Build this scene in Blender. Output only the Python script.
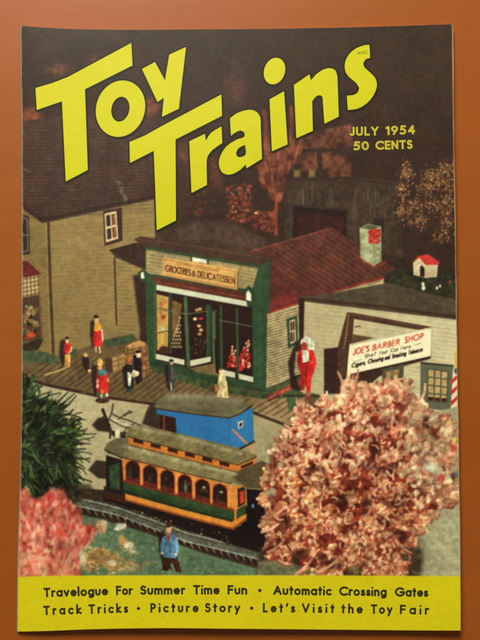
import bpy, math, random
import numpy as np
from mathutils import Matrix, Vector

for o in list(bpy.data.objects): bpy.data.objects.remove(o)
scene = bpy.context.scene
COL = scene.collection
random.seed(7); RNG = np.random.default_rng(11)
R = math.radians

# ------------------------------------------------------------------ camera
FPX = 686.0                      # focal length in photograph pixels (photo 480 x 640)
TILT = R(2.0)
DIST = 0.3175
CAM = np.array([0.0, -DIST * math.tan(TILT), DIST + 0.004])
cd = bpy.data.cameras.new('camera'); cam = bpy.data.objects.new('camera', cd); COL.objects.link(cam)
cam.location = CAM; cam.rotation_euler = (TILT, 0, 0)
cd.sensor_fit = 'VERTICAL'; cd.sensor_height = 24.0; cd.lens = 24.0 * FPX / 640.0
cd.clip_start = 0.005; cd.clip_end = 50
scene.camera = cam

# ------------------------------------------------------------------ world, lamps, exposure
w = bpy.data.worlds.new('World'); scene.world = w; w.use_nodes = True
w.node_tree.nodes['Background'].inputs[0].default_value = (1.0, 0.93, 0.80, 1)
w.node_tree.nodes['Background'].inputs[1].default_value = 0.16

def area(name, loc, target, sx, sy, power, col):
    l = bpy.data.lights.new(name, 'AREA'); l.shape = 'RECTANGLE'; l.size = sx; l.size_y = sy
    l.energy = power; l.color = col
    o = bpy.data.objects.new(name, l); COL.objects.link(o); o.location = loc
    o.rotation_euler = (Vector(target) - Vector(loc)).to_track_quat('-Z', 'Y').to_euler()
    return o
area('window_light', (-0.26, 0.98, 0.78), (0, 0.04, 0), 0.60, 0.40, 25.6, (1.0, 0.95, 0.83))

scene.view_settings.view_transform = 'Standard'; scene.view_settings.look = 'None'
scene.view_settings.exposure = 0; scene.view_settings.gamma = 1
scene.render.engine = 'CYCLES'
scene.render.resolution_x = 768; scene.render.resolution_y = 1024

# ------------------------------------------------------------------ surfaces: shape of the cover sheet
def interp(t, ks):
    xs = [k[0] for k in ks]; ys = [k[1] for k in ks]
    return np.interp(t, xs, ys)
def smooth_interp(t, ks):
    """cosine-free cubic through the knots (Catmull-Rom), vectorised"""
    xs = np.array([k[0] for k in ks], float); ys = np.array([k[1] for k in ks], float)
    m = np.gradient(ys, xs)
    t = np.clip(np.asarray(t, float), xs[0], xs[-1])
    i = np.clip(np.searchsorted(xs, t, side='right') - 1, 0, len(xs) - 2)
    h = xs[i + 1] - xs[i]; s = (t - xs[i]) / h
    return ((2*s**3-3*s**2+1)*ys[i] + (s**3-2*s**2+s)*h*m[i] + (-2*s**3+3*s**2)*ys[i+1] + (s**3-s**2)*h*m[i+1])
LEFT = [(20, 20.6), (90, 21.3), (160, 22.0), (300, 22.0), (400, 21.6), (490, 20.0), (560, 18.0), (600, 17.5), (640, 17.2)]
RIGHT = [(20, 452.2), (90, 452.9), (160, 453.8), (200, 454.6), (320, 456.3), (440, 458.2), (490, 459.0), (580, 460.4), (640, 460.4)]
TOP = [(15, 25.0), (40, 27.2), (62, 28.5), (120, 29.7), (200, 29.3), (280, 28.6), (370, 26.8), (455, 24.2), (465, 24.0)]
BOT = [(15, 631.6), (45, 631.0), (80, 629.6), (150, 628.2), (240, 628.8), (330, 629.6), (420, 630.4), (465, 630.6)]
XL = lambda y: smooth_interp(y, LEFT)
XR = lambda y: smooth_interp(y, RIGHT)
YT = lambda x: smooth_interp(x, TOP)
YB = lambda x: smooth_interp(x, BOT)
def cover_xy(u, v):
    y0 = 26 + 604 * v
    x = XL(y0) + (XR(y0) - XL(y0)) * u
    y = YT(x) + (YB(x) - YT(x)) * v
    return x, y
THICK = 0.0028
def height(x, y):
    x = np.asarray(x, float); y = np.asarray(y, float)
    a = (x - 20) / 435; b = (y - 28) / 602
    h = THICK + 0.0007 * np.sin(math.pi * np.clip(a, 0, 1)) ** 1.0
    h = h + 0.00022 * np.sin(x * 0.021 + 1.0) * np.cos(y * 0.014) + 0.00012 * np.sin(y * 0.035 + x * 0.01)
    h = h + 0.0007 * np.clip(b - 0.75, 0, 1) ** 2 / 0.0625 * np.sin(math.pi * np.clip(a * 1.05, 0, 1)) * 0.6
    h = h + 0.0010 * np.clip(a - 0.80, 0, 1) ** 2 / 0.04
    h = h - 0.0006 * np.clip(0.06 - a, 0, 1) ** 2 / 0.0036
    return h
ct, sn_t = math.cos(TILT), math.sin(TILT)
def drop(x, y, z):
    """point of the plane at height z that the photograph shows at x, y"""
    x = np.asarray(x, float); y = np.asarray(y, float)
    dx = (x - 240) / FPX; dy = -(y - 320) / FPX; dz = -1.0
    wy = dy * ct - dz * sn_t; wz = dy * sn_t + dz * ct
    t = (z - CAM[2]) / wz
    return CAM[0] + t * dx, CAM[1] + t * wy, z + 0 * t
def W(x, y, dz=0.0):
    z = height(x, y)
    X, Y, Z = drop(x, y, z)
    return X, Y, Z + dz

# ------------------------------------------------------------------ materials
def new_mat(name):
    m = bpy.data.materials.new(name); m.use_nodes = True
    return m, m.node_tree.nodes, m.node_tree.links, m.node_tree.nodes['Principled BSDF']
def lin(c):
    c = np.asarray(c, float) / 255.0
    return np.where(c <= 0.04045, c / 12.92, ((c + 0.055) / 1.055) ** 2.4)
def paper_bump(n, l, b, scale=900, strength=0.10, dist=0.0002):
    tc = n.new('ShaderNodeTexCoord'); nz = n.new('ShaderNodeTexNoise'); nz.inputs['Scale'].default_value = scale
    nz.inputs['Detail'].default_value = 4
    l.new(tc.outputs['Object'], nz.inputs['Vector'])
    nl = n.new('ShaderNodeTexNoise'); nl.inputs['Scale'].default_value = 28; nl.inputs['Detail'].default_value = 3
    l.new(tc.outputs['Object'], nl.inputs['Vector'])
    b1 = n.new('ShaderNodeBump'); b1.inputs['Strength'].default_value = strength; b1.inputs['Distance'].default_value = dist
    b2 = n.new('ShaderNodeBump'); b2.inputs['Strength'].default_value = 0.10; b2.inputs['Distance'].default_value = 0.002
    l.new(nz.outputs['Fac'], b1.inputs['Height']); l.new(nl.outputs['Fac'], b2.inputs['Height'])
    l.new(b1.outputs['Normal'], b2.inputs['Normal']); l.new(b2.outputs['Normal'], b.inputs['Normal'])
    return tc, nz, nl
def ink_mat(name, rough=0.46):
    m, n, l, b = new_mat(name)
    at = n.new('ShaderNodeAttribute'); at.attribute_name = 'ink'
    l.new(at.outputs['Color'], b.inputs['Base Color'])
    b.inputs['Roughness'].default_value = rough; b.inputs['Specular IOR Level'].default_value = 0.22
    tc, nz, nl = paper_bump(n, l, b)
    mr = n.new('ShaderNodeMapRange'); mr.inputs['To Min'].default_value = rough - 0.06; mr.inputs['To Max'].default_value = rough + 0.08
    l.new(nl.outputs['Fac'], mr.inputs['Value']); l.new(mr.outputs['Result'], b.inputs['Roughness'])
    return m
def plain_mat(name, rgb, rough=0.5, var=0.08, scale=160, bump=0.1):
    m, n, l, b = new_mat(name)
    c = lin(rgb)
    tc, nz, nl = paper_bump(n, l, b, strength=bump)
    v = n.new('ShaderNodeTexNoise'); v.inputs['Scale'].default_value = scale; v.inputs['Detail'].default_value = 5
    l.new(tc.outputs['Object'], v.inputs['Vector'])
    mx = n.new('ShaderNodeMix'); mx.data_type = 'RGBA'
    mx.inputs[6].default_value = tuple(c * (1 - var)) + (1,); mx.inputs[7].default_value = tuple(np.clip(c * (1 + var), 0, 1)) + (1,)
    l.new(v.outputs['Fac'], mx.inputs[0]); l.new(mx.outputs[2], b.inputs['Base Color'])
    b.inputs['Roughness'].default_value = rough; b.inputs['Specular IOR Level'].default_value = .25
    return m
INK = ink_mat('printed_ink')
YELLOW_INK = plain_mat('yellow_title_ink', (199, 197, 18), 0.45, 0.05, 220)
BLACK_INK = plain_mat('dark_olive_ink', (50, 45, 10), 0.5, 0.25, 900)
DATE_INK = plain_mat('yellow_date_ink', (186, 178, 48), 0.5, 0.10, 500)
RED_INK = plain_mat('red_sign_ink', (196, 62, 36), 0.5, 0.15, 600)
BROWN_INK = plain_mat('brown_sign_ink', (88, 48, 24), 0.5, 0.15, 600)
RUST_INK = plain_mat('rust_sign_ink', (150, 92, 44), 0.5, 0.15, 600)
GREY_INK = plain_mat('grey_sign_ink', (100, 92, 72), 0.5, 0.15, 600)
SIGNBLACK = plain_mat('black_sign_ink', (50, 36, 28), 0.5, 0.15, 600)
PAPER = plain_mat('aged_paper', (196, 168, 120), 0.75, 0.12, 300)
COVER_STOCK = plain_mat('cover_stock', (205, 190, 160), 0.6, 0.10, 300)

# ------------------------------------------------------------------ object helpers
def link(name, me, mat, parent=None):
    o = bpy.data.objects.new(name, me); COL.objects.link(o)
    if mat: me.materials.append(mat)
    if parent: o.parent = parent
    return o
def mesh_from(name, verts, faces, mat, parent=None):
    me = bpy.data.meshes.new(name); me.from_pydata([tuple(map(float, v)) for v in verts], [], faces); me.update()
    return link(name, me, mat, parent)

# ================================================================== THE PRINTED PICTURE
S = 2.5
IW, IH = int(480 * S), int(640 * S)
img = np.zeros((IH, IW, 3)); ids = np.zeros((IH, IW), np.int32)
ID_NAMES = ['picture']
ID_LABELS = [None]
def new_id(name, label=None):
    ID_NAMES.append(name); ID_LABELS.append(label)
    return len(ID_NAMES) - 1
def vnoise(shape, cell, seed=0):
    """smooth value noise, cell = size in raster pixels (cx, cy)"""
    r = np.random.default_rng(seed)
    cx, cy = cell if isinstance(cell, tuple) else (cell, cell)
    gh, gw = int(shape[0] / cy) + 3, int(shape[1] / cx) + 3
    g = r.random((gh, gw))
    yy = np.arange(shape[0]) / cy; xx = np.arange(shape[1]) / cx
    y0 = yy.astype(int); x0 = xx.astype(int); fy = yy - y0; fx = xx - x0
    fy = fy * fy * (3 - 2 * fy); fx = fx * fx * (3 - 2 * fx)
    a = g[y0][:, x0]; b = g[y0][:, x0 + 1]; c = g[y0 + 1][:, x0]; d = g[y0 + 1][:, x0 + 1]
    return (a * (1 - fx) + b * fx) * (1 - fy)[:, None] + (c * (1 - fx) + d * fx) * fy[:, None]
NF = vnoise((IH, IW), 3.0, 1); NM = vnoise((IH, IW), 9.0, 2); NB = vnoise((IH, IW), 40.0, 3)
def window(x0, y0, x1, y1, pad=2):
    a = max(0, int((x0 - pad) * S)); b = min(IW, int((x1 + pad) * S) + 2)
    c = max(0, int((y0 - pad) * S)); d = min(IH, int((y1 + pad) * S) + 2)
    if b <= a or d <= c: return None
    X, Y = np.meshgrid((np.arange(a, b) + .5) / S, (np.arange(c, d) + .5) / S)
    return slice(c, d), slice(a, b), X, Y
def seg_dist(X, Y, p, q):
    dx, dy = q[0] - p[0], q[1] - p[1]; L = dx * dx + dy * dy + 1e-12
    t = np.clip(((X - p[0]) * dx + (Y - p[1]) * dy) / L, 0, 1)
    return np.hypot(X - p[0] - t * dx, Y - p[1] - t * dy)
def poly_sdf(X, Y, pts):
    d = np.full(X.shape, 1e9); ins = np.zeros(X.shape, bool); n = len(pts)
    for i in range(n):
        p, q = pts[i], pts[(i + 1) % n]
        d = np.minimum(d, seg_dist(X, Y, p, q))
        if p[1] != q[1]:
            c = ((p[1] > Y) != (q[1] > Y)) & (X < (q[0] - p[0]) * (Y - p[1]) / (q[1] - p[1]) + p[0])
            ins ^= c
    return np.where(ins, -d, d)
def blend(sl, cov, col, idn, tex, X=None, Y=None, grad=None):
    ys, xs = sl
    c = np.broadcast_to(np.asarray(col, float) / 255, cov.shape + (3,))
    if grad is not None:
        col2, p, q = grad
        dx, dy = q[0] - p[0], q[1] - p[1]
        t = np.clip(((X - p[0]) * dx + (Y - p[1]) * dy) / (dx * dx + dy * dy), 0, 1)[..., None]
        c = c * (1 - t) + np.asarray(col2, float) / 255 * t
    if tex:
        m = 1 + .8 * tex * ((NF[ys, xs] - .5) * .4 + (NM[ys, xs] - .5) * .8 + (NB[ys, xs] - .5) * .6)
        c = c * m[..., None]
    a = cov[..., None]
    img[ys, xs] = img[ys, xs] * (1 - a) + c * a
    if idn is not None:
        k = ids[ys, xs]; k[cov > 0.5] = idn
def poly(pts, col, idn=None, soft=1.0, tex=0.25, grad=None, a=1.0):
    xs = [p[0] for p in pts]; ys = [p[1] for p in pts]
    w_ = window(min(xs), min(ys), max(xs), max(ys), 1 + soft)
    if w_ is None: return
    sy, sx, X, Y = w_
    cov = np.clip(0.5 - poly_sdf(X, Y, pts) / soft, 0, 1) * a
    blend((sy, sx), cov, col, idn, tex, X, Y, grad)
def line(pts, wd, col, idn=None, soft=0.9, tex=0.15, a=1.0, w2=None):
    xs = [p[0] for p in pts]; ys = [p[1] for p in pts]
    w_ = window(min(xs), min(ys), max(xs), max(ys), wd + soft + 1)
    if w_ is None: return
    sy, sx, X, Y = w_
    d = np.full(X.shape, 1e9); n = len(pts) - 1
    for i in range(n):
        hw = wd / 2 if w2 is None else (wd + (w2 - wd) * (i + .5) / n) / 2
        d = np.minimum(d, seg_dist(X, Y, pts[i], pts[i + 1]) - hw)
    blend((sy, sx), np.clip(0.5 - d / soft, 0, 1) * a, col, idn, tex)
def ell(cx, cy, rx, ry, col, idn=None, soft=0.9, tex=0.15, rot=0, a=1.0):
    m = max(rx, ry)
    w_ = window(cx - m, cy - m, cx + m, cy + m, soft + 1)
    if w_ is None: return
    sy, sx, X, Y = w_
    c, s = math.cos(R(rot)), math.sin(R(rot))
    u = (X - cx) * c + (Y - cy) * s; v = -(X - cx) * s + (Y - cy) * c
    d = (np.hypot(u / rx, v / ry) - 1) * min(rx, ry)
    blend((sy, sx), np.clip(0.5 - d / soft, 0, 1) * a, col, idn, tex)
def bez(p, q, bend, n=5):
    mx, my = (p[0] + q[0]) / 2, (p[1] + q[1]) / 2
    dx, dy = q[0] - p[0], q[1] - p[1]
    c = (mx - dy * bend, my + dx * bend)
    return [((1-t)**2*p[0]+2*t*(1-t)*c[0]+t*t*q[0], (1-t)**2*p[1]+2*t*(1-t)*c[1]+t*t*q[1]) for t in [i/n for i in range(n+1)]]
def lerp(p, q, t): return (p[0] + (q[0] - p[0]) * t, p[1] + (q[1] - p[1]) * t)
def jit(c, k=12):
    d = random.uniform(-k, k)
    return tuple(max(0, min(255, v + d + random.uniform(-k * .4, k * .4))) for v in c)
def mixc(a, b, t): return tuple(a[i] + (b[i] - a[i]) * t for i in range(3))
def quad(A, B, C, D, u, v):
    """point inside the four-cornered panel A(top left) B(top right) C(bottom right) D(bottom left)"""
    return lerp(lerp(A, B, u), lerp(D, C, u), v)
def siding(A, B, C, D, n, col, a=0.35, wd=0.8, idn=None):
    for i in range(1, n):
        line([quad(A, B, C, D, u, i / n) for u in (0, .5, 1)], wd, jit(col, 6), None, 1.0, 0.5, a * random.uniform(.6, 1.2))
def inside(p, pts):
    r = False; n = len(pts)
    for i in range(n):
        a, b = pts[i], pts[(i + 1) % n]
        if (a[1] > p[1]) != (b[1] > p[1]) and p[0] < (b[0]-a[0])*(p[1]-a[1])/(b[1]-a[1]) + a[0]: r = not r
    return r
def scatter(pts, n):
    xs = [p[0] for p in pts]; ys = [p[1] for p in pts]; out = []
    while len(out) < n:
        p = (random.uniform(min(xs), max(xs)), random.uniform(min(ys), max(ys)))
        if inside(p, pts): out.append(p)
    return out

# ---- dark backdrop of woods behind the model village
poly([(0, 0), (480, 0), (480, 640), (0, 640)], (54, 40, 30), 0, tex=0.22, grad=((52, 36, 28), (240, 60), (240, 240)))
for p in scatter([(20, 30), (455, 30), (455, 200), (20, 200)], 260):
    ell(p[0], p[1], random.uniform(3, 13), random.uniform(2, 7), jit((60, 40, 30), 10), None, 4, .3, random.uniform(0, 180), .22)
# faint autumn patches
for (x, y, rx, ry, c) in [(58, 70, 9, 5, (105, 62, 44)), (95, 62, 7, 5, (100, 60, 42)), (34, 118, 8, 9, (150, 72, 38)), (26, 116, 5, 8, (120, 60, 38)),
                          (57, 128, 6, 4, (80, 66, 48)), (150, 108, 7, 8, (120, 62, 42)), (152, 104, 10, 6, (105, 60, 42)), (183, 158, 9, 16, (110, 64, 40)),
                          (216, 170, 7, 13, (120, 60, 40)), (235, 88, 8, 20, (82, 50, 46))]:
    ell(x, y, rx * 1.2, ry * 1.2, c, None, 8, .6, 0, .42)
    for i in range(26):
        ell(x + random.gauss(0, rx * .5), y + random.gauss(0, ry * .5), random.uniform(.6, 1.6), random.uniform(.5, 1.3), jit(mixc(c, (170, 84, 50), .3), 14), None, 1.8, .2, 0, .32)

# ---- autumn coloured trees and buildings beyond
I_FAR = new_id('printed_far_building', 'orange buildings in the woods, printed below the letter n')
for q in ([(298, 138), (330, 128), (352, 124), (352, 146), (318, 152), (298, 150)], [(301, 152), (330, 152), (332, 168), (300, 172)],
          [(329, 157), (346, 154), (352, 160), (352, 178), (329, 178)]):
    poly(q, (88, 52, 38), I_FAR, 3.4, .8)
for i in range(16):
    x = 300 + i * 3.2
    line([(x, 134 + random.uniform(-3, 3)), (x + 1, 150)], .8, (70, 40, 32), None, 1.2, .3, .6)
line([(296, 151), (354, 149)], 3, (50, 34, 28), I_FAR); line([(319, 150), (321, 178)], 5, (56, 38, 30), None); line([(345, 178), (398, 183)], 3, (66, 48, 40), None)
poly([(330, 150), (352, 140), (378, 148), (380, 158), (352, 152)], (60, 40, 33), None, 2)
for x, y in ((297, 174), (312, 174)):
    poly([(x - 3, y - 4), (x + 3, y - 4), (x + 3, y + 3), (x - 3, y + 3)], (116, 92, 54), None, 2.6)
ell(304, 174, 2.5, 3, (60, 30, 24))
for (x, y, wd, h) in ((357, 144, 22, 5), (384, 146, 16, 4)):
    poly([(x - wd / 2, y - h / 2), (x + wd / 2, y - h / 2), (x + wd / 2, y + h / 2), (x - wd / 2, y + h / 2)], (98, 62, 48), None, 2, .3, None, .7)

I_TREE = new_id('printed_tree', 'fan shaped orange tree printed left of the barn')
I_BARN = new_id('printed_barn', 'dark grey barn printed behind the red roof')
# barn
poly([(285, 181), (345, 178), (397, 184), (404, 258), (284, 246)], (60, 46, 37), I_BARN, 1.6, .45)
for i in range(60):
    x = random.uniform(287, 398); y = random.uniform(184, 205)
    line([(x, y), (x + random.uniform(-1, 1), y + random.uniform(6, 22))], random.uniform(.6, 1.6), jit((84, 76, 64), 16), None, 1.3, .3, .40)
for i in range(26):
    x = random.uniform(350, 398); y = random.uniform(205, 235)
    line([(x, y), (x, y + random.uniform(6, 18))], random.uniform(.6, 1.4), jit((76, 62, 50), 12), None, 1.3, .3, .35)
poly([(293, 206), (347, 211), (347, 240), (293, 238)], (42, 26, 22), I_BARN, 1.4, .3)
poly([(298, 213), (343, 217), (343, 240), (298, 236)], (58, 30, 26), I_BARN, 2, .4)
line([(292, 205), (349, 210)], 2.2, (54, 44, 36), I_BARN); line([(291, 190), (291, 240)], 2.2, (60, 50, 42), I_BARN)
line([(284, 180), (345, 178), (399, 185)], 2.4, (52, 40, 34), I_BARN)
poly([(374, 218), (384, 219), (384, 232), (374, 231)], (44, 34, 30), I_BARN, 1.2, .2)
# fan shaped tree
fan = [(258, 166), (262, 148), (268, 138), (286, 136), (304, 148), (298, 162), (288, 172), (283, 190), (279, 202), (272, 200), (262, 184)]
poly(fan, (96, 52, 38), I_TREE, 4, .7)
for i in range(150):
    p = random.choice(scatter(fan, 1)); 
    ang = math.atan2(p[1] - 206, p[0] - 276); L = random.uniform(3, 9)
    line([p, (p[0] + math.cos(ang) * L, p[1] + math.sin(ang) * L)], random.uniform(.8, 2.0), jit(random.choice([(140, 76, 52), (122, 64, 44), (156, 92, 66), (92, 46, 34)]), 14), I_TREE, 2.0, .3, .6)
line([(277, 196), (276, 214), (276, 234)], 3.0, (150, 58, 36), I_TREE, 1.6, .4, .8); line([(264, 145), (266, 128), (264, 112)], 4, (122, 60, 44), None, 3, .4, .7)
line([(290, 140), (292, 120), (291, 108)], 4, (122, 60, 44), None, 3, .4, .7)
I_BUSHES = new_id('printed_shrubs', 'rust coloured shrubs printed behind the store roof')
for (x0, y0, x1, y1, n) in ((228, 184, 252, 222, 150), (253, 212, 275, 232, 110), (186, 182, 214, 214, 70)):
    for i in range(n):
        x = random.uniform(x0, x1); y = random.uniform(y0, y1)
        ell(x, y, random.uniform(.8, 2.4), random.uniform(.8, 2.0), jit(random.choice([(112, 48, 34), (96, 42, 30), (130, 66, 46), (80, 38, 28)]), 14), I_BUSHES if n > 100 else None, 1.2, .3, 0, .75 if n > 100 else .35)
for i in range(14):
    ell(random.uniform(230, 252), random.uniform(186, 218), .7, .7, (190, 150, 120), None, 1, 0, 0, .7)
ell(279, 197, 3.5, 4.0, (150, 84, 56), I_TREE, 2.6, .4); ell(256, 213, 1.6, 1.3, (200, 150, 110))
# leafy tree at the right
I_DOT = new_id('printed_tree', 'tree of fine golden leaves printed at the right edge')
clusters = [(406, 172, 9, 10), (402, 190, 8, 9), (425, 188, 12, 9), (446, 170, 9, 10), (440, 185, 14, 9), (413, 205, 14, 9), (436, 205, 14, 9),
            (402, 212, 7, 7), (418, 222, 10, 7), (446, 220, 8, 11), (441, 236, 10, 8), (449, 198, 6, 14), (431, 175, 9, 8)]
for (cx, cy, rx, ry) in clusters:
    ell(cx, cy, rx, ry, (70, 44, 32), None, 6, .4, 0, .5)
for i in range(900):
    cx, cy, rx, ry = random.choice(clusters)
    x, y = cx + random.gauss(0, rx * .48), cy + random.gauss(0, ry * .5)
    if x > 457: continue
    t = random.random()
    ell(x, y, random.uniform(.5, 1.15), random.uniform(.4, .8), jit(mixc((96, 62, 42), (176, 130, 78), t), 12), I_DOT, .9, .2, random.uniform(0, 180), .55 + .4 * t)

# ---- flat store roof behind the parapet
I_STORE = new_id('printed_store', 'green and cream grocery store printed in the middle of the cover')
poly([(136, 238), (176, 227), (200, 220), (232, 221), (266, 240), (274, 260), (200, 250)], (64, 46, 37), I_STORE, 1.6, .35)
poly([(176, 229), (204, 222), (236, 226), (262, 244), (214, 246), (180, 238)], (72, 54, 44), None, 3, .4)
for b in (.12, .2, .28): line(bez((182, 240), (258, 250), -b), .9, (92, 68, 54), None, 1.2, .3, .45)

# ---- red roof of the store
I_ROOF = new_id('printed_red_roof', 'rust red seamed roof printed behind the grocery front')
rp = [(240, 254), (331.7, 228), (398, 271), (386.7, 276.7), (333, 291.7), (268, 313), (271, 262)]
poly(rp, (86, 42, 33), I_ROOF, 1.0, .4, ((78, 43, 33), (270, 300), (340, 240)))
for i in range(15):
    t = i / 14
    a = lerp((252, 251), (331.7, 228), t); d = (66.3, 43); k = 1.0
    b = (a[0] + d[0] * 1.0, a[1] + d[1] * 1.0)
    # clip to the eave line
    e0, e1 = (268, 313), (398, 271)
    den = d[0] * (e1[1] - e0[1]) - d[1] * (e1[0] - e0[0])
    s_ = ((e0[0] - a[0]) * (e1[1] - e0[1]) - (e0[1] - a[1]) * (e1[0] - e0[0])) / den
    b = (a[0] + d[0] * s_, a[1] + d[1] * s_)
    if b[0] > 271: 
        a2 = a if a[0] > 272 else lerp(a, b, (272 - a[0]) / (b[0] - a[0]))
        line([a2, b], .6, (132, 84, 66), None, 1.1, .6, .5)
line([(252, 251), (331.7, 228)], 1.2, (128, 70, 52), I_ROOF, 1, .4, .8); line([(268, 313), (333, 291.7), (388, 276.5)], 1.6, (150, 48, 34), I_ROOF, 1, .4)
for i in range(80):
    p = scatter(rp, 1)[0]; ell(p[0], p[1], random.uniform(2, 7), random.uniform(1, 2.5), jit((96, 50, 38), 12), None, 3, .3, 33, .28)
poly([(268, 300), (296, 291), (297, 300), (270, 312)], (122, 40, 32), None, 3, .3, None, .6)
# side wall under the eave
sw = [(265, 315), (333, 293), (387, 278), (387, 296), (302, 300), (305, 372), (266, 389)]
poly(sw, (162, 146, 104), I_STORE, 1.0, .35, ((168, 150, 108), (270, 380), (380, 285)))
for i in range(26):
    y = 317 + i * 2.8
    line([(266, y + .6), (304, y - 11)] , .7, (84, 72, 50), None, .9, .8, .85)
for i in range(4): line([(304, 302 + i * 3), (386, 280 + i * 3)], .7, (96, 82, 58), None, .9, .5, .5)
poly([(357, 292), (374, 286), (374, 294), (358, 300)], (58, 78, 52), I_STORE, .9); line([(360, 294), (372, 290)], 2, (40, 44, 34))
poly([(286.5, 319), (297, 315), (298, 344), (288, 349)], (46, 70, 44), I_STORE, .9, .2)
poly([(289.3, 321), (295, 319), (296, 341), (290.5, 344)], (176, 168, 140), None, .8, .2)
for (a, b) in ((321.5, 330), (332, 341)):
    poly([(290.3, a + .6), (294.2, a - .4), (294.8, b - .4), (290.8, b + 1)], (70, 34, 26), None, .7, .3)
line([(292.4, 320), (293, 343)], .7, (170, 160, 130))
# chimney, with its red flowers
I_CHIM = new_id('printed_chimney', 'pale green chimney with red flowers printed on the red roof')
ch = [(359.5, 228), (369, 224), (381, 226.5), (381.3, 261), (373.5, 266), (360.3, 258)]
poly(ch, (138, 142, 108), I_CHIM, 1.0, .55); poly([(373.5, 230), (381, 227), (381.3, 261), (373.5, 266)], (122, 126, 92), None, 1.4, .5, None, .8)
poly([(361, 228), (369, 224.5), (380, 227), (372, 230)], (74, 78, 58), None, 1)
for i in range(90):
    ell(random.uniform(369.5, 379.5), random.uniform(229.5, 243), random.uniform(.8, 1.7), random.uniform(.7, 1.4), jit((164, 40, 32), 22), I_CHIM, 1.1)
for i in range(16): ell(random.uniform(361, 380), random.uniform(246, 262), 1.6, 1.4, jit((160, 158, 126), 12), None, 1.4, .3, 0, .5)
line([(357, 256), (374, 268), (386, 262)], 2, (136, 58, 44), None, 1.4, .4, .6)

# ---- lawn and dog house behind the barber shop
I_LAWN = new_id('printed_lawn')
poly([(384, 274), (400, 268), (457, 270), (457, 306), (384, 292)], (44, 42, 30), I_LAWN, 2, .5)
for p in scatter([(386, 276), (455, 274), (455, 304), (386, 292)], 120):
    ell(p[0], p[1], 1.8, .9, jit((60, 62, 42), 14), None, 1.2, .3, random.uniform(0, 180), .6)
for (x, y, c, r) in ((395, 288, (190, 60, 50), 1.6), (393, 290, (200, 180, 160), 1), (398, 292, (190, 90, 70), 1.2), (423, 284, (200, 196, 176), 1.5), (423.5, 288, (196, 190, 170), 1.9), (437, 288, (190, 186, 168), 1.3), (440, 286, (180, 176, 158), 1.1), (450, 282, (150, 80, 60), 1.2)):
    ell(x, y, r, r * 1.3, c)
I_KEN = new_id('printed_dog_house', 'small white dog house with a red roof')
poly([(413, 263), (419.5, 257), (426, 264.5), (426, 278), (413.5, 275)], (190, 176, 140), I_KEN, .9)
poly([(425, 264), (438, 263.5), (437, 277), (426, 278)], (176, 160, 124), I_KEN, .9)
poly([(411.5, 262.5), (418.5, 256), (428, 254.3), (439.5, 262), (438.5, 264.6), (425.5, 265), (419.5, 258)], (178, 48, 42), I_KEN, .9)
poly([(420, 267), (422, 265), (424.6, 268), (424.6, 277), (420, 276.2)], (46, 34, 26), I_KEN, .8)

# ---- the ochre house at the left
I_HOUSE = new_id('printed_house', 'ochre clapboard house with a dark shingle roof at the left')
poly([(15, 200), (155, 196), (155, 250), (148, 366), (57, 366), (15, 366)], (124, 104, 62), I_HOUSE, 1.2, .16, ((134, 113, 68), (40, 320), (130, 260)))
poly([(15, 205), (46, 221), (54, 362), (15, 362)], (118, 98, 56), I_HOUSE, 1.2, .2)
for i in range(36):
    y = 226 + i * 3.9
    line([(51, y), (114, y - 3.5)], .8, (98, 80, 46), None, 1.3, .6, .30)
    if y > 262: line([(117, y - 2), (138, y - 1)], .8, (92, 74, 40), None, 1.1, .6, .4)
    if y < 345: line([(30, y + 2), (46, y + 4)], .8, (92, 76, 44), None, 1.1, .6, .35)
for i in range(10):
    y = 204 + i * 4; line([(123, y + 4), (156, y)], .8, (96, 78, 42), None, 1.1, .5, .35)
roof = [(15, 120), (120, 120), (200, 140), (232, 190), (190, 222), (155, 235), (155, 198), (88, 211), (48.5, 221), (41, 222), (32, 216), (15, 200)]
poly([(15, 122), (60, 116), (158, 118), (158, 197.5), (88, 211), (48.5, 221), (41, 222), (32, 216), (15, 203)], (66, 45, 37), I_HOUSE, 1.2, .25)
poly([(156, 150), (182, 158), (196, 200), (178, 226), (156, 230)], (62, 42, 34), None, 3, .3)
for i in range(26):
    y = 128 + i * 3.6
    line([(22, y), (90, y + 2.5 - i * .25), (156, y - i * .28)], .9, (44, 30, 26), None, 1.3, .7, .42)
    line([(22, y + 1.6), (90, y + 4 - i * .25), (156, y + 1.6 - i * .28)], .7, (84, 60, 50), None, 1.3, .7, .30)
poly([(15, 200), (32, 215), (42, 223), (49, 222), (155, 199), (155, 195), (48, 217), (40, 216), (28, 208), (15, 194)], (48, 30, 26), None, 1.4, .3, None, .8)
for i in range(22):
    t = random.random(); ell(118 + t * 9 + random.gauss(0, 1), 182 + t * 20 + random.gauss(0, 1.5), 1.4, 1.0, (96, 96, 76), None, 1.4, .3, 0, .55)
for i in range(14): ell(random.gauss(72, 3), random.gauss(186, 8), 1.4, 1, (84, 74, 60), None, 1.4, .3, 0, .45)
line([(48.3, 222), (50.5, 290), (53.5, 358)], 2.6, (66, 46, 32), I_HOUSE, 1.2, .4)
line([(46, 224), (48, 290), (51, 358)], 1, (146, 124, 76), None, 1.2, .2, .5)
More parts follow.
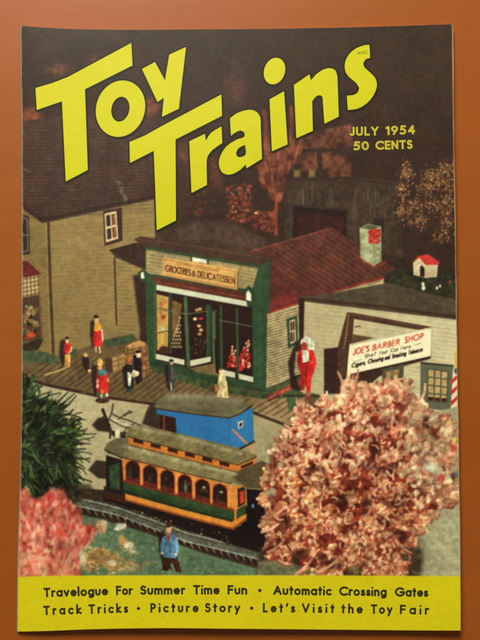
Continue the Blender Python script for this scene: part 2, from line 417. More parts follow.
# upper window
I_WIN = new_id('printed_window', 'white framed upstairs window of the ochre house')
poly([(103, 211), (122, 207.5), (122.5, 241), (104.5, 246)], (62, 36, 32), I_WIN, 1)
poly([(104.5, 213.5), (116.2, 211), (118.4, 238.6), (106, 242.5)], (186, 170, 128), I_WIN, .9)
for (u0, u1) in ((.12, .46), (.56, .88)):
    for (v0, v1) in ((.08, .47), (.55, .92)):
        q = [quad((104.5, 213.5), (116.2, 211), (118.4, 238.6), (106, 242.5), u, v) for u, v in ((u0, v0), (u1, v0), (u1, v1), (u0, v1))]
        poly(q, (48, 38, 36) if u0 < .3 else (98, 56, 38), None, .7, .5)
line([(114, 216), (115.4, 236)], .9, (176, 120, 60), None, .9, .3, .7)
# lean-to and its roof
poly([(109.5, 250), (136, 243), (150, 240), (150, 272), (130, 263), (115.6, 257.5)], (56, 38, 31), I_HOUSE, 1.1, .35)
line([(110, 250.5), (136, 243.5)], 1.2, (36, 26, 22)); line([(111, 252), (130, 264), (147, 271)], 1, (84, 62, 46), None, 1, .3, .5)
line([(114.5, 258), (116.5, 325)], 1.6, (60, 42, 30), I_HOUSE)
poly([(133, 276), (148, 272), (150, 366), (138, 352), (140, 330), (136, 300)], (44, 28, 22), None, 3.0, .3, None, .92)
# left shop of the house: awning, sign, show window
poly([(15, 214), (29, 216), (30, 254), (15, 256)], (50, 38, 34), I_HOUSE, 1.0)
line([(22, 217), (27.3, 219), (28, 251), (22, 252)], 1.0, (128, 122, 106), None, .9, .2, .8); line([(22, 235), (28, 235)], 1.0, (128, 122, 106), None, .9, .2, .8)
poly([(15, 260), (27, 261), (41.5, 274), (15, 280)], (98, 36, 32), I_HOUSE, 1.1, .35)
sg = [(15, 279), (38.5, 275.5), (39.5, 293.5), (15, 299)]
poly(sg, (170, 150, 100), I_HOUSE, 1)
for v in (.08, .3, .52, .75, .95): line([quad(*sg, .1, v), quad(*sg, 1, v)], 1.0, (76, 52, 36), None, .9, .3, .8)
for u in (.35, .5, .66, .82, .97): line([quad(*sg, u, 0), quad(*sg, u, 1)], 1.0, (76, 52, 36), None, .9, .3, .8)
poly([(15, 299), (40, 295), (43, 338), (15, 344)], (72, 52, 38), I_HOUSE, 1.1, .3)
for i in range(46):
    ell(random.uniform(24, 38), random.uniform(303, 334), random.uniform(1, 2.2), random.uniform(1.2, 3), jit(random.choice([(120, 100, 60), (140, 66, 44), (56, 66, 42), (46, 32, 26), (150, 130, 80)]), 14), None, 1.2, .4, 0, .8)
ell(31, 335, 4.6, 3, (176, 68, 40), None, 1.8, .4); ell(27, 338, 2.5, 2, (150, 54, 34), None, 1.2, .4)
poly([(15, 346), (42, 338), (43, 341), (38, 350), (15, 356)], (50, 38, 28), I_HOUSE, 1.2, .4)
line([(39.6, 296), (42, 338)], 1.4, (104, 78, 46), None, 1)

# ---- boardwalk
I_WALK = new_id('printed_boardwalk', 'brown plank boardwalk printed in front of the buildings')
walk = [(15, 352), (57, 360), (76, 350), (118, 337), (138, 340), (150, 362), (205, 378), (262, 392), (306, 380), (330, 396), (330, 420), (298, 428), (248, 408), (205, 406), (160, 404), (100, 395), (45, 383), (15, 374)]
poly(walk, (94, 76, 48), I_WALK, 1.2, .3, ((128, 106, 70), (170, 380), (290, 420)))
for i in range(34):
    x = -10 + i * 8.2
    a, b = (x, 402), (x + 62, 362 - 6)
    n = 12; pts = [lerp(a, b, t / n) for t in range(n + 1)]
    pts = [p for p in pts if inside(p, walk) and p[0] < 250]
    if len(pts) > 1: line(pts, 1.0, (54, 38, 26), None, 1.0, .5, .65)
    pts = [(p[0] + 2.4, p[1] + .2) for p in pts]
    if len(pts) > 1: line(pts, 1.4, (122, 100, 64), None, 1.3, .5, .35)
line([(45, 375), (58, 371), (70, 366)], 1.4, (176, 150, 92), None, 1)
poly([(262, 396), (298, 388), (330, 398), (330, 420), (300, 429), (250, 410)], (136, 114, 78), I_WALK, 1.2, .3)
for i in range(11):
    x = 250 + i * 7.6
    line([(x, 411 + i * 1.6), (x + 22, 398 + i * 1.2)], 1.1, (70, 50, 34), None, 1, .4, .85)
line([(15, 375.5), (45, 384.5), (100, 396.5), (130, 401), (172, 406)], 1.8, (62, 36, 26), None, 1.1, .3, .95)
line([(250, 411), (298, 430)], 1.8, (66, 42, 28), None, 1.1, .3, .95)
# strips of dyed grass along the wall feet
I_MOSS = new_id('printed_grass_strip', 'dark green grass strip printed along the foot of the walls')
for q in ([(15, 350), (40, 351), (60, 357), (58, 364), (30, 362), (15, 360)], [(60, 356), (76, 348), (78, 354), (60, 362)], [(100, 341), (132, 334), (139, 340), (108, 348)]):
    poly(q, (62, 74, 50), I_MOSS, 2, .5)
poly([(150, 362), (205, 375), (262, 390), (300, 378), (322, 388), (300, 398), (262, 399), (205, 389), (152, 371)], (58, 72, 44), I_MOSS, 1.6, .6)
for i in range(60):
    t = random.random(); x = 152 + 110 * t; y = 366 + 24 * t
    ell(x, y + random.uniform(-1.5, 3.5), 2.2, 1, jit(random.choice([(110, 48, 34), (70, 84, 50), (50, 60, 38)]), 12), None, 1.2, .4, 15, .65)
poly([(266, 396), (304, 378), (308, 381), (268, 402)], (120, 50, 38), None, 1.4, .7)
for i in range(22):
    t = random.random(); ell(267 + 38 * t, 399 - 18 * t, 1.5, .9, jit((160, 84, 66), 20), None, .9, .3, -25, .8)

# ---- store front
poly([(145, 245), (262, 264), (268, 262), (266, 392), (148, 362)], (46, 66, 44), I_STORE, 1.0, .3)
brd = [(146, 248), (259.5, 267.5), (259.5, 291), (146, 273)]
poly(brd, (146, 130, 86), I_STORE, 1.0, .3)
for v in (.1, .24, .38, .52, .66, .8, .92): line([quad(*brd, 0, v), quad(*brd, 1, v)], .7, (96, 82, 52), None, .9, .6, .6)
poly([(145, 245), (262, 264.5), (262, 269), (146, 249.5)], (50, 66, 44), I_STORE, 1.0)
poly([(133.5, 239.5), (140, 236.3), (200, 244), (273, 257), (272, 261), (262, 266), (200, 255.5), (146, 246.5)], (66, 46, 34), I_STORE, 1.0, .3)
line([(136, 239), (200, 247), (270, 259)], .9, (104, 76, 54), None, 1, .3, .6)
# lamp on the parapet
line([(191, 256), (191, 262)], 2, (44, 70, 44), I_STORE); line([(208, 260), (208, 266)], 2, (44, 70, 44), I_STORE)
poly([(192.5, 257.3), (206.5, 259.8), (206.5, 263.6), (192.5, 261.2)], (186, 188, 168), I_STORE, .8)
I_GSIGN = new_id('printed_sign_board', 'tan grocery sign board printed over the store front')
gs = [(163, 256.8), (237.6, 269.3), (237, 289.6), (162.2, 275.2)]
poly([(p[0] + 1, p[1] + 1.2) for p in gs], (96, 70, 40), None, 1); poly(gs, (190, 148, 80), I_GSIGN, .9, .15)
for (v, u0, u1) in ((.12, .03, .16), (.12, .72, .97), (.93, .03, .96)): line([quad(*gs, u0, v), quad(*gs, u1, v)], .6, (138, 78, 42), None, .8, .2, .8)
line([quad(*gs, .972, .1), quad(*gs, .972, .93)], .6, (120, 66, 38), None, .8, .2, .8); line([quad(*gs, .02, .1), quad(*gs, .02, .8)], .6, (138, 78, 42), None, .8, .2, .8)
# awning roll and white valance
poly([(148, 276), (246, 292.5), (247, 303), (148, 286)], (84, 40, 27), I_STORE, 1.0, .3)
line([(150, 280.5), (246, 297.5)], 1.6, (122, 62, 38), None, 1.4, .4, .6); line([(149, 284), (246, 301.5)], 1.2, (52, 26, 20), None, 1.1, .3, .8)
poly([(151.5, 283.6), (246.5, 301.2), (247.5, 307.6), (152, 290)], (180, 184, 162), I_STORE, .9, .10)
# opening and show windows
poly([(156, 290), (252, 307.5), (253.5, 383), (155, 360)], (42, 24, 20), I_STORE, 1.0, .35)
poly([(156.5, 294), (168.5, 297), (168, 353), (157, 350)], (172, 140, 68), None, 1.0, .35)
for i in range(12): ell(random.gauss(163, 2.2), random.uniform(301, 322), 1.5, 1.8, jit((164, 84, 46), 22), None, 1, .3, 0, .75)
ell(163, 329, 1.8, 2.2, (170, 176, 140)); ell(163.5, 317, 2.4, 1.6, (140, 52, 34)); line([(158, 333), (167, 331)], 1, (80, 48, 34)); ell(164, 350, 5, 4, (66, 40, 28), None, 1.4)
poly([(172, 300), (182, 304), (178, 332), (172, 340)], (122, 92, 48), None, 1.6, .5, None, .8)
for r in range(9):
    for k in range(1 + r // 2):
        ell(180 - r * .5 + (k - r / 4) * 2.4, 318 + r * 3.6, .75, 1.2, (196, 180, 128), None, .8, .2, 0, .85)
for (x, y, c) in ((197, 310, (170, 130, 80)), (200, 309, (176, 150, 90)), (195, 319, (200, 180, 140)), (201, 318.6, (180, 44, 34)), (199, 326, (190, 150, 96)), (201, 330, (196, 160, 100)), (199.5, 334, (170, 120, 80))):
    ell(x, y, 2.0, 1.5, c, None, 1.0)
for i in range(14): ell(random.uniform(192, 206), random.uniform(338, 354), 1.1, 1.1, jit((96, 70, 44), 20), None, 1, .3, 0, .6)
I_CANS = new_id('printed_can_display', 'red and white stacked cans printed in the shop window')
for (cx, top, rows, c1) in ((233.5, 347, 7, 3.2), (248.5, 341, 9, 2.8)):
    for r in range(rows):
        wdt = 0.4 + r * .85
        for k in np.arange(-wdt, wdt + .01, 2.3):
            ell(cx + k - (0.6 * r if cx > 240 else 0) + random.uniform(-.8, .8), top + r * 3.2 + random.uniform(-.9, .9), 1.15, 1.6, jit((180, 40, 32) if (r + int(k)) % 2 else (200, 130, 104), 16), I_CANS, .8)
ell(240.5, 368, 3, 3.4, (190, 40, 32), I_CANS); ell(243, 361, 1.4, 2, (214, 150, 120))
GR, GL = (44, 66, 42), (60, 86, 54)
for (p, q, wd, c) in (((170, 294), (170.5, 353), 1.8, GR), ((185.5, 298), (188.5, 366), 3.6, GL), ((208.5, 306), (209, 358), 4.4, GR), ((213.6, 312), (214.8, 372), 3.6, GL),
                      ((221, 306), (221.8, 372), 2.6, GR), ((237, 309), (238, 376), 2.4, GR)):
    line([p, q], wd, c, I_STORE, .9, .25)
    line([(p[0] - wd * .3, p[1]), (q[0] - wd * .3, q[1])], wd * .25, mixc(c, (110, 150, 100), .4), None, .8, .1, .6)
for (p, q, wd) in (((156, 308), (186, 314), 1.2), ((187, 314), (208, 311), 1.0), ((219, 320), (252, 326.5), 1.2)): line([p, q], wd, (86, 98, 66), None, .9, .2, .9)
line([(206, 309), (216, 311)], 2, GR, None, .9)
for q in ([(155, 353.5), (184.5, 359.8), (184.5, 365.2), (155.3, 359)], [(190, 360.5), (210.8, 356.5), (210.8, 361.6), (190.4, 366.5)], [(220.3, 369), (235.2, 372.5), (235.2, 378), (220.6, 375)], [(238.6, 373.5), (253.4, 377), (253.4, 382.4), (238.8, 379)]):
    poly(q, (182, 182, 158), I_STORE, .8, .1)
poly([(189, 368), (217, 363), (218.5, 376), (196, 372)], (104, 84, 54), I_STORE, 1.0, .35)
poly([(148, 358), (188, 368), (198, 374), (220, 379), (256, 388), (264, 388), (264, 392), (220, 385), (150, 366)], (42, 62, 40), I_STORE, 1.2, .4)
line([(215.5, 340), (217, 372)], 2.2, (34, 22, 18), None, 1)
# left post, right post and brackets
poly([(145, 272), (156.4, 282), (156, 361), (147, 363)], (46, 68, 44), I_STORE, .9, .3); line([(155, 286), (155, 358)], 1.2, (66, 108, 66), None, .9, .2, .7)
poly([(252, 290), (259, 266), (270.5, 261), (270, 312), (265.5, 314), (265, 390), (253.5, 386)], (46, 70, 46), I_STORE, .9, .3)
line([(260, 268), (260, 386)], .8, (68, 106, 68), None, .9, .2, .5)
poly([(138, 272), (143, 269), (148, 273), (147, 283), (140, 281)], (40, 66, 42), I_STORE, .9); poly([(141, 272.5), (143.6, 272), (144.6, 278.6), (141, 278.3)], (200, 200, 178), I_STORE, .8)
poly([(243.5, 291), (248.5, 285.4), (254, 290), (256, 300), (247, 302.5)], (38, 62, 40), I_STORE, .9); poly([(246, 293), (248.3, 290), (251.2, 294), (251.2, 301.4), (246.2, 300)], (206, 206, 184), I_STORE, .8)

# ---- barber shop
I_BARB = new_id('printed_barber_shop', 'pale clapboard barber shop printed at the right')
poly([(302, 297), (345, 291), (387, 283), (457, 300), (462, 322), (302, 301)], (74, 64, 48), I_BARB, 1.2, .3)
line([(335, 293), (387, 291), (458, 308)], .9, (104, 90, 70), None, 1.4, .4, .4)
wall = [(303, 301), (462, 320), (462, 450), (345, 420), (303, 394)]
poly(wall, (166, 155, 116), I_BARB, 1.0, .12, ((190, 182, 146), (310, 350), (450, 400)))
for i in range(34):
    y = 304 + i * 4.2
    line([(305, y), (460, y + 18)], .7, (124, 112, 82), None, 1.1, .5, .32)
line([(300, 298.5), (380, 306.5), (460, 317.5)], 3.0, (62, 42, 32), I_BARB, 1.1, .3); line([(302, 301), (460, 320)], 1, (40, 28, 22), None, 1.2, .3, .6)
poly([(298.5, 298), (304.5, 300), (303.5, 340), (299.5, 345)], (44, 30, 24), I_BARB, 1.4, .3)
poly([(300, 338), (304, 338), (304, 352), (296, 352), (294, 372), (301, 392), (291, 388), (288, 362), (294, 346)], (40, 24, 20), None, 2, .3, None, .9)
# shadow cast on the wall by the hanging sign board
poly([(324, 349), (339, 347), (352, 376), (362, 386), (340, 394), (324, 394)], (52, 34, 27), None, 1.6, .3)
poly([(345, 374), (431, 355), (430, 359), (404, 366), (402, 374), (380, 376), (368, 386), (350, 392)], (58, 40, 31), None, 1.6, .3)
# windows
I_BW = new_id('printed_window', 'barred green shop window printed under the barber sign')
poly([(382, 369), (404, 364), (402, 408), (383, 408)], (70, 70, 54), I_BW, 1.2); poly([(386, 372), (399, 369), (398, 400), (386, 400)], (132, 104, 66), None, 1.2, .4)
poly([(384, 378), (400, 380), (398, 392), (384, 391)], (70, 30, 24), None, 1.8, .4); line([(392, 368), (392, 404)], 1.2, (90, 92, 72)); line([(385, 392), (401, 393)], 1.6, (84, 88, 66))
I_BW2 = new_id('printed_window', 'grey green window of twelve panes printed at the right edge')
poly([(420.3, 361.8), (453.5, 365), (450.8, 412), (420.3, 407)], (88, 92, 72), I_BW2, 1.0, .15)
poly([(420.3, 361.8), (453.5, 365), (453.3, 367), (420.3, 363.8)], (58, 58, 44), None, .9)
poly([(426.8, 368), (449, 371), (447.8, 404), (426.8, 402)], (74, 78, 60), None, .9)
pq = [(428, 369), (448, 371.6), (447.2, 403), (427.6, 401.2)]
for a in range(3):
    for b in range(4):
        q = [quad(*pq, u, v) for u, v in ((a / 3 + .03, b / 4 + .02), (a / 3 + .29, b / 4 + .02), (a / 3 + .29, b / 4 + .225), (a / 3 + .03, b / 4 + .225))]
        poly(q, (172, 142, 92), None, .8, .3)
        if b == 3: poly([lerp(q[0], q[3], .45), lerp(q[1], q[2], .45), q[2], q[3]], (64, 26, 20), None, 1.0, .4)
# barber's pole
I_POLE = new_id('printed_barber_pole', 'red and white striped pole printed at the right edge')
line([(455.8, 372), (453.2, 422)], 6, (206, 192, 164), I_POLE, .9)
for i in range(5):
    y = 377 + i * 10.5; poly([(459, y - 4), (459, y), (451, y + 8), (451, y + 3.5)], (186, 40, 32), None, .9)
line([(456, 352), (456.5, 366)], 3.4, (184, 160, 50), I_POLE, 1); ell(456.3, 371, 2, 2.8, (60, 56, 60), I_POLE)
# sign board with its frame
I_BSIGN = new_id('printed_sign_board', 'white three sided barber sign printed at the right')
poly([(347, 312.5), (352, 312.5), (432, 327), (428, 331.5), (354, 319), (352, 343), (350, 346), (345.5, 376), (337.5, 378), (337, 350)], (70, 46, 34), I_BSIGN, 1.0, .3)
poly([(339, 348), (349, 345), (346.6, 375), (338, 379)], (74, 50, 36), I_BSIGN, 1.0, .35)
line([(348.5, 315), (346, 336), (344, 348)], 1.3, (150, 120, 76), None, 1.0, .3, .7); line([(352, 314), (430, 328.5)], 1, (104, 76, 56), None, 1, .3, .6)
poly([(352, 334), (374, 338), (352, 344)], (84, 66, 46), I_BSIGN, 1.2, .3); line([(355, 327), (360, 326)], 1, (60, 44, 34))
bs = [(349.5, 344.2), (431.6, 327.2), (430.8, 356), (346.8, 374.8)]
poly([(p[0], p[1] + 1.5) for p in bs], (52, 36, 28), None, 1.2); poly(bs, (214, 210, 178), I_BSIGN, .9, .06)
poly([quad(*bs, u, v) for u, v in ((0, 0), (1, 0), (1, .05), (0, .05))], (176, 170, 136), None, .8)
line([quad(*bs, .07, .62), quad(*bs, .16, .60)], .6, (130, 122, 96)); line([quad(*bs, .80, .50), quad(*bs, .88, .48)], .6, (110, 100, 80))

# ---- street
I_ROAD = new_id('printed_street', 'pale sandy street printed below the boardwalk')
poly([(15, 377), (45, 386), (100, 398), (172, 408), (250, 413), (300, 432), (330, 440), (330, 520), (240, 560), (60, 500), (15, 480)], (166, 156, 120), I_ROAD, 1.2, .16, ((148, 138, 102), (80, 400), (200, 460)))
for i in range(500):
    p = scatter([(22, 380), (172, 410), (300, 432), (300, 480), (90, 495), (22, 470)], 1)[0]
    ell(p[0], p[1], random.uniform(.6, 2.2), random.uniform(.4, 1.0), jit(random.choice([(120, 110, 82), (160, 150, 118), (138, 120, 90)]), 10), None, 1.2, .2, 15, .35)
poly([(170, 432), (252, 440), (300, 446), (300, 470), (180, 455)], (140, 130, 96), None, 3, .4, None, .6)
poly([(150, 404), (172, 410), (176, 436), (160, 430), (142, 424), (146, 412)], (44, 32, 26), None, 2.4, .3, None, .9)

# ---- blue wagon
I_BLUE = new_id('printed_caravan', 'blue wagon with an olive roof printed behind the streetcar')
poly([(156, 408.5), (229, 417), (252.6, 408), (254, 440.5), (240, 448), (176, 435), (175, 418), (157, 414)], (36, 100, 158), I_BLUE, .9, .12)
poly([(229.5, 417), (252.6, 408), (254, 440.5), (240, 448), (229.5, 444)], (40, 106, 162), I_BLUE, 1.0, .12)
line([(229.5, 418), (229.8, 445)], .8, (30, 78, 124), None, 1, .1, .7)
poly([(160, 415), (175.6, 417.6), (176.6, 435), (160, 429)], (46, 26, 22), I_BLUE, 1.0, .3); line([(164, 415.5), (164, 430)], 2, (112, 50, 34), I_BLUE)
poly([(237.8, 422.5), (243, 420), (243.2, 426.5), (238.6, 429)], (190, 190, 170), None, .8); poly([(239.2, 423.4), (242.2, 422), (242.2, 426), (239.4, 427.4)], (60, 40, 34), None, .8)
poly([(153.7, 406), (158, 401), (167, 394.5), (202, 394.5), (238, 399), (252.5, 404.6), (246, 410), (236, 416), (229.4, 418.4), (194, 414), (156, 408.5)], (98, 92, 66), I_BLUE, 1.0, .28)
line([(156, 408.6), (194, 414), (229, 418), (240, 414), (252, 405.5)], 1.4, (52, 44, 32), None, 1); line([(168, 396), (204, 397), (240, 401)], 6, (136, 130, 104), None, 6, .3, .6); line([(180, 409), (210, 412), (232, 411)], 3, (74, 70, 52), None, 4, .3, .6)
line([(233, 430), (244, 441), (254, 449)], 2.2, (168, 112, 84), None, 1.2, .4); line([(240, 449), (254, 441.5)], 2, (44, 34, 28), None, 1.2)

# ---- people on the boardwalk and beside it
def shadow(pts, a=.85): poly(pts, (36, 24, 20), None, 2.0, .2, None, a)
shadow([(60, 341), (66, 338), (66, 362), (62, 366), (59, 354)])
P = new_id('printed_person', 'small person in a red top and yellow trousers by the house')
poly([(65, 354), (70.5, 354), (70, 366), (64.6, 366)], (196, 144, 62), P); line([(67.5, 357), (67.5, 365)], .8, (140, 84, 40))
poly([(64, 344), (69.5, 342.5), (72, 346), (71.2, 353), (66, 355), (63.8, 350)], (188, 38, 30), P); ell(67, 340.5, 1.9, 2.6, (206, 160, 120), P); ell(67, 338, 2.0, 1.5, (48, 34, 28), P)
line([(71.4, 347), (71, 351), (68, 353.5)], 1.5, (206, 160, 112), P)
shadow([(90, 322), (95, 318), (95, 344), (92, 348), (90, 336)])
P = new_id('printed_person', 'woman in a red skirt and yellow blouse against the house wall')
poly([(93.6, 330), (100.6, 329), (103, 340), (102, 346), (96, 347), (92.6, 344)], (196, 34, 32), P); poly([(94.5, 323), (99, 322), (102, 327), (101, 331), (94, 331)], (210, 150, 50), P)
ell(96.2, 320, 2.2, 3, (212, 164, 128), P); ell(95.8, 316.6, 2.5, 1.8, (58, 40, 30), P); line([(102, 330), (102.6, 341)], 1.3, (200, 170, 140), P); line([(96, 347), (96, 352)], 1.5, (200, 160, 124), P); line([(99.5, 347), (100, 352.5)], 1.5, (206, 170, 130), P)
P = new_id('printed_person', 'dark crouching figure on the planks behind the man in red')
poly([(82.5, 356), (87, 355), (89.5, 362), (89.5, 370), (86, 372), (82, 364)], (48, 34, 28), P, 1.2); ell(85.6, 355, 2.2, 2.2, (190, 150, 92), P); ell(89.3, 370.6, 1.5, 1.3, (206, 150, 110), P)
# crates
I_CR = new_id('printed_crate', 'tan crates printed on the boardwalk')
poly([(111.5, 358), (124, 353.5), (126, 356), (125, 367), (113, 373)], (146, 116, 68), I_CR, 1, .35); poly([(105, 359), (112, 358), (113, 373), (106, 371)], (70, 46, 34), I_CR, 1, .3)
poly([(125.5, 346), (139, 340), (146, 343), (149, 374), (142, 378), (136, 360), (126, 358)], (158, 112, 62), I_CR, 1, .5)
poly([(126, 346), (138, 341), (145, 344), (133, 349)], (176, 132, 80), I_CR, .9, .3); poly([(140, 348), (148, 345), (149.5, 374), (142, 378)], (128, 84, 48), I_CR, .9, .4)
for (p, q) in (((127, 350), (141, 347)), ((127, 354), (141, 352)), ((133, 349), (135, 360)), ((140, 348), (142, 378)), ((142, 356), (149, 353)), ((142, 364), (149, 361)), ((143, 371), (149, 368)), ((145, 345), (146.5, 376)), ((127, 347), (128, 358)), ((112, 362), (124, 358)), ((112, 367), (125, 363)), ((118, 357), (119, 371))):
    line([p, q], .8, (84, 54, 34), None, .8, .3, .8)
for i in range(14): ell(random.uniform(128, 148), random.uniform(346, 372), 1.0, 1.2, jit((196, 150, 92), 16), None, 1, .3, 0, .6)
shadow([(92, 364), (97, 366), (97, 396), (94, 393), (91.5, 380)])
P = new_id('printed_person', 'person in a long red coat and blue scarf at the edge of the street')
ell(102.5, 400.5, 7, 2.8, (74, 44, 34), P); poly([(97, 377), (101, 373), (107, 374), (109, 380), (108, 392), (104, 394), (97, 392), (95.8, 384)], (196, 36, 34), P)
for (x, y, c) in ((98, 394.5, (70, 110, 70)), (101.5, 396, (200, 190, 160)), (104, 397, (80, 110, 78)), (107, 395, (196, 190, 160)), (97.5, 386, (210, 190, 150)), (97.5, 381, (220, 170, 130)), (102, 391, (206, 130, 70)), (108, 380, (216, 130, 70))): ell(x, y, 1.3, 2.2, c, P)
poly([(97.5, 371.5), (101, 369.5), (106.5, 370), (106.5, 374), (101.5, 376.5)], (66, 116, 128), P); ell(100.2, 362.5, 2.6, 4.4, (212, 164, 84), P); ell(100, 368, 2.2, 2, (206, 150, 80), P)
shadow([(122, 367), (127, 364), (130, 372), (128, 390), (124, 386)])
P = new_id('printed_person', 'person in black and white holding a basket beside the crates')
poly([(126, 364), (133, 365), (134, 374), (133, 390), (127.5, 391), (124.5, 376)], (40, 34, 32), P); ell(129.2, 361, 2, 3.2, (176, 88, 56), P); poly([(127, 372), (130, 372.5), (131.5, 378), (130.5, 386), (128.3, 386)], (202, 206, 186), P)
ell(130.5, 390.5, 3, 1.6, (44, 72, 44), P)
P = new_id('printed_person', 'person in black beside the tan crates carrying a bag')
poly([(133, 356), (139, 354), (142, 362), (142, 380), (137, 385), (134.5, 376)], (34, 28, 28), P); ell(138.6, 355, 2.3, 3, (206, 190, 160), P); ell(138.2, 351.6, 2.6, 1.7, (36, 28, 26), P); ell(135, 374, 4.2, 3, (204, 184, 144), P, .9, .2, -20); ell(134, 371, 1.5, 1.2, (220, 214, 196), P)
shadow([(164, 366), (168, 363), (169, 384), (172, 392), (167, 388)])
P = new_id('printed_person', 'man in a dark grey suit standing before the shop door')
poly([(169, 366), (173.5, 366), (175, 374), (174.5, 383), (172.8, 391), (170, 391), (168.5, 378)], (60, 58, 62), P); ell(171.6, 362.5, 1.8, 2.3, (170, 120, 96), P); ell(171.4, 360.6, 2.3, 1.4, (40, 32, 30), P)
line([(172, 368), (172.5, 380)], 1, (126, 124, 120), None, .9, .2, .7); line([(171, 383), (171.5, 390)], 1.1, (196, 192, 176), P)
P = new_id('printed_person', 'woman in a long cream dress holding a basket by the shop')
poly([(218.8, 374), (224.5, 374), (227, 383), (228.6, 398), (217, 397), (217.5, 385)], (204, 184, 128), P); ell(221.2, 371.5, 2.2, 3, (220, 188, 146), P); ell(220.6, 368.8, 1.6, 1.2, (90, 56, 44), P)
ell(216, 388, 3, 3.4, (176, 116, 56), P); ell(213, 389, 2.2, 3, (66, 38, 28), None, 1.2, .2, 0, .7); line([(222, 378), (224, 392)], 1.6, (176, 160, 108), None, 1.2, .2, .6)
# the carved red figure on a box
I_BOX = new_id('printed_box', 'green box printed under the red figure')
poly([(286, 396), (312, 393), (326, 396), (316, 400), (318, 410), (300, 414), (289, 410)], (60, 84, 54), I_BOX, 1.2, .4); line([(284, 395.5), (326, 396.5)], 1.8, (52, 36, 28), I_BOX, 1)
P = new_id('printed_statue', 'carved figure painted red with a white feather headdress')
poly([(298.5, 352), (302, 348.5), (312, 349), (315, 355), (316.6, 363), (314, 372), (311.5, 378), (310.3, 391), (306.8, 391), (305.5, 380), (304.5, 390), (301.6, 390), (300.8, 374), (297.6, 364), (297, 358)], (190, 32, 30), P, .9, .15)
line([(300, 354), (299.6, 362), (303, 365)], 1.4, (140, 24, 24), None, .9); line([(306.3, 366), (305.8, 386)], 1.1, (120, 22, 22), None, .9)
poly([(301.8, 350), (308.6, 350), (309.2, 362), (303, 363)], (208, 204, 182), P, .8); poly([(300.2, 345), (301, 339.5), (305, 336.4), (311, 338), (314.3, 343), (314, 349.5), (308.8, 350), (307.6, 343), (304, 342)], (208, 206, 188), P, .8)
ell(304.3, 346.2, 3.2, 3.8, (184, 66, 44), P, .9); ell(303.5, 345.4, .6, .5, (60, 26, 22)); ell(305.6, 345.6, .6, .5, (60, 26, 22)); line([(303.6, 348.6), (305.6, 348.6)], .5, (90, 26, 24))
for i in range(5): line([(306 + i * 1.3, 338.6 + i * .7), (308 + i * 1.2, 343.5 + i * 1.1)], .35, (120, 130, 130), None, .6, .1, .7)
line([(303, 363.5), (309, 362)], .9, (70, 40, 32)); ell(312.5, 362, 1.1, 1.1, (216, 90, 60)); ell(302, 391.3, 2, 1, (206, 150, 130), P); ell(308.4, 392, 2.2, 1, (190, 40, 34), P)
ell(326.8, 392.6, 1.2, 1.9, (200, 196, 180), None, .8); ell(325.6, 395, 1.8, 1, (206, 200, 184), None, .8)

# ---- horse and cart shadows on the street
I_HORSE = new_id('printed_horse', 'thin grey toy horse and harness printed left of the streetcar')
shadow([(92, 425), (98, 418), (112, 416), (120, 424), (128, 440), (118, 440), (108, 432), (98, 431)], .9)
line([(103, 410), (108, 421), (110, 429), (122, 433), (136, 431)], 3.6, (40, 32, 26), I_HORSE, 1.2, .3)
poly([(110, 422), (116, 419), (126, 421), (134, 424), (136, 430), (126, 432), (118, 432), (111, 430)], (164, 156, 124), I_HORSE, 1.0, .4)
poly([(110, 424), (106, 414), (104, 409), (107, 406.5), (111, 409), (113, 414), (117, 421)], (172, 164, 132), I_HORSE, 1.0, .4)
poly([(115, 428), (120, 429), (120.5, 440), (118, 446), (115.4, 444)], (182, 176, 146), I_HORSE, 1.1, .4); line([(111, 429), (110, 438)], 2.2, (60, 52, 40), I_HORSE)
for q in ([(113, 404), (112, 412), (109, 419)], [(119, 419), (125, 414), (131, 413)], [(125, 416), (129, 411), (132, 412)], [(108, 419), (116, 423), (124, 427), (134, 428)], [(112, 414), (120, 418), (128, 420), (142, 426)], [(120, 436), (127, 428), (134, 424)], [(104, 416), (100, 421)]):
    line(q, 1.3, jit((58, 52, 38), 10), I_HORSE, 1.0, .4)
line([(119, 424), (126, 424), (132, 427)], 1.6, (168, 160, 128), I_HORSE, 1.2, .4, .8); line([(106, 410), (109, 415)], 1.5, (176, 168, 138), None, 1.1, .4, .8)
shadow([(88, 470), (96, 460), (110, 462), (112, 480), (98, 478)], .85)

# ---- railway track and its bed
I_TRACK = new_id('printed_railway_track', 'grey railway track printed in front of the streetcar')
poly([(68, 488), (110, 490), (260, 532), (270, 575), (230, 575), (75, 514)], (54, 42, 33), I_TRACK, 1.4, .5)
RT = [(76, 497), (100, 502), (120, 507.5), (150, 518), (187, 532), (225, 541), (268, 551)]
RB = [(76, 507), (100, 512), (120, 517), (150, 528.5), (187, 543), (225, 552), (268, 563)]
poly(RT + RB[::-1], (82, 88, 78), I_TRACK, 1.3, .5)
def along(L, t):
    x = 76 + 192 * t; return (x, float(np.interp(x, [p[0] for p in L], [p[1] for p in L])))
for i in range(110):
    p = along(RT, random.random()); ell(p[0], p[1] + random.uniform(0, 12), random.uniform(.8, 2.2), random.uniform(.5, 1), jit(random.choice([(72, 78, 66), (136, 144, 128), (60, 54, 42), (110, 116, 100)]), 12), None, 1, .3, 18, .6)
line([(p[0], p[1] + 1.2) for p in RT], 1.0, (142, 148, 134), None, .8, .5, .85); line([(p[0], p[1] + 3.2) for p in RT], 1.2, (60, 52, 42), None, 1.0, .5, .7)
line([(p[0], p[1] - 1.2) for p in RB], 1.1, (142, 146, 130), None, .8, .5, .9)
for i in range(34):
    p = along(RT, i / 33); line([(p[0], p[1] + 4.2), (p[0] + 3.2, p[1] + 8.2)], 1.4, (74, 66, 54), None, 1.1, .3, .7)
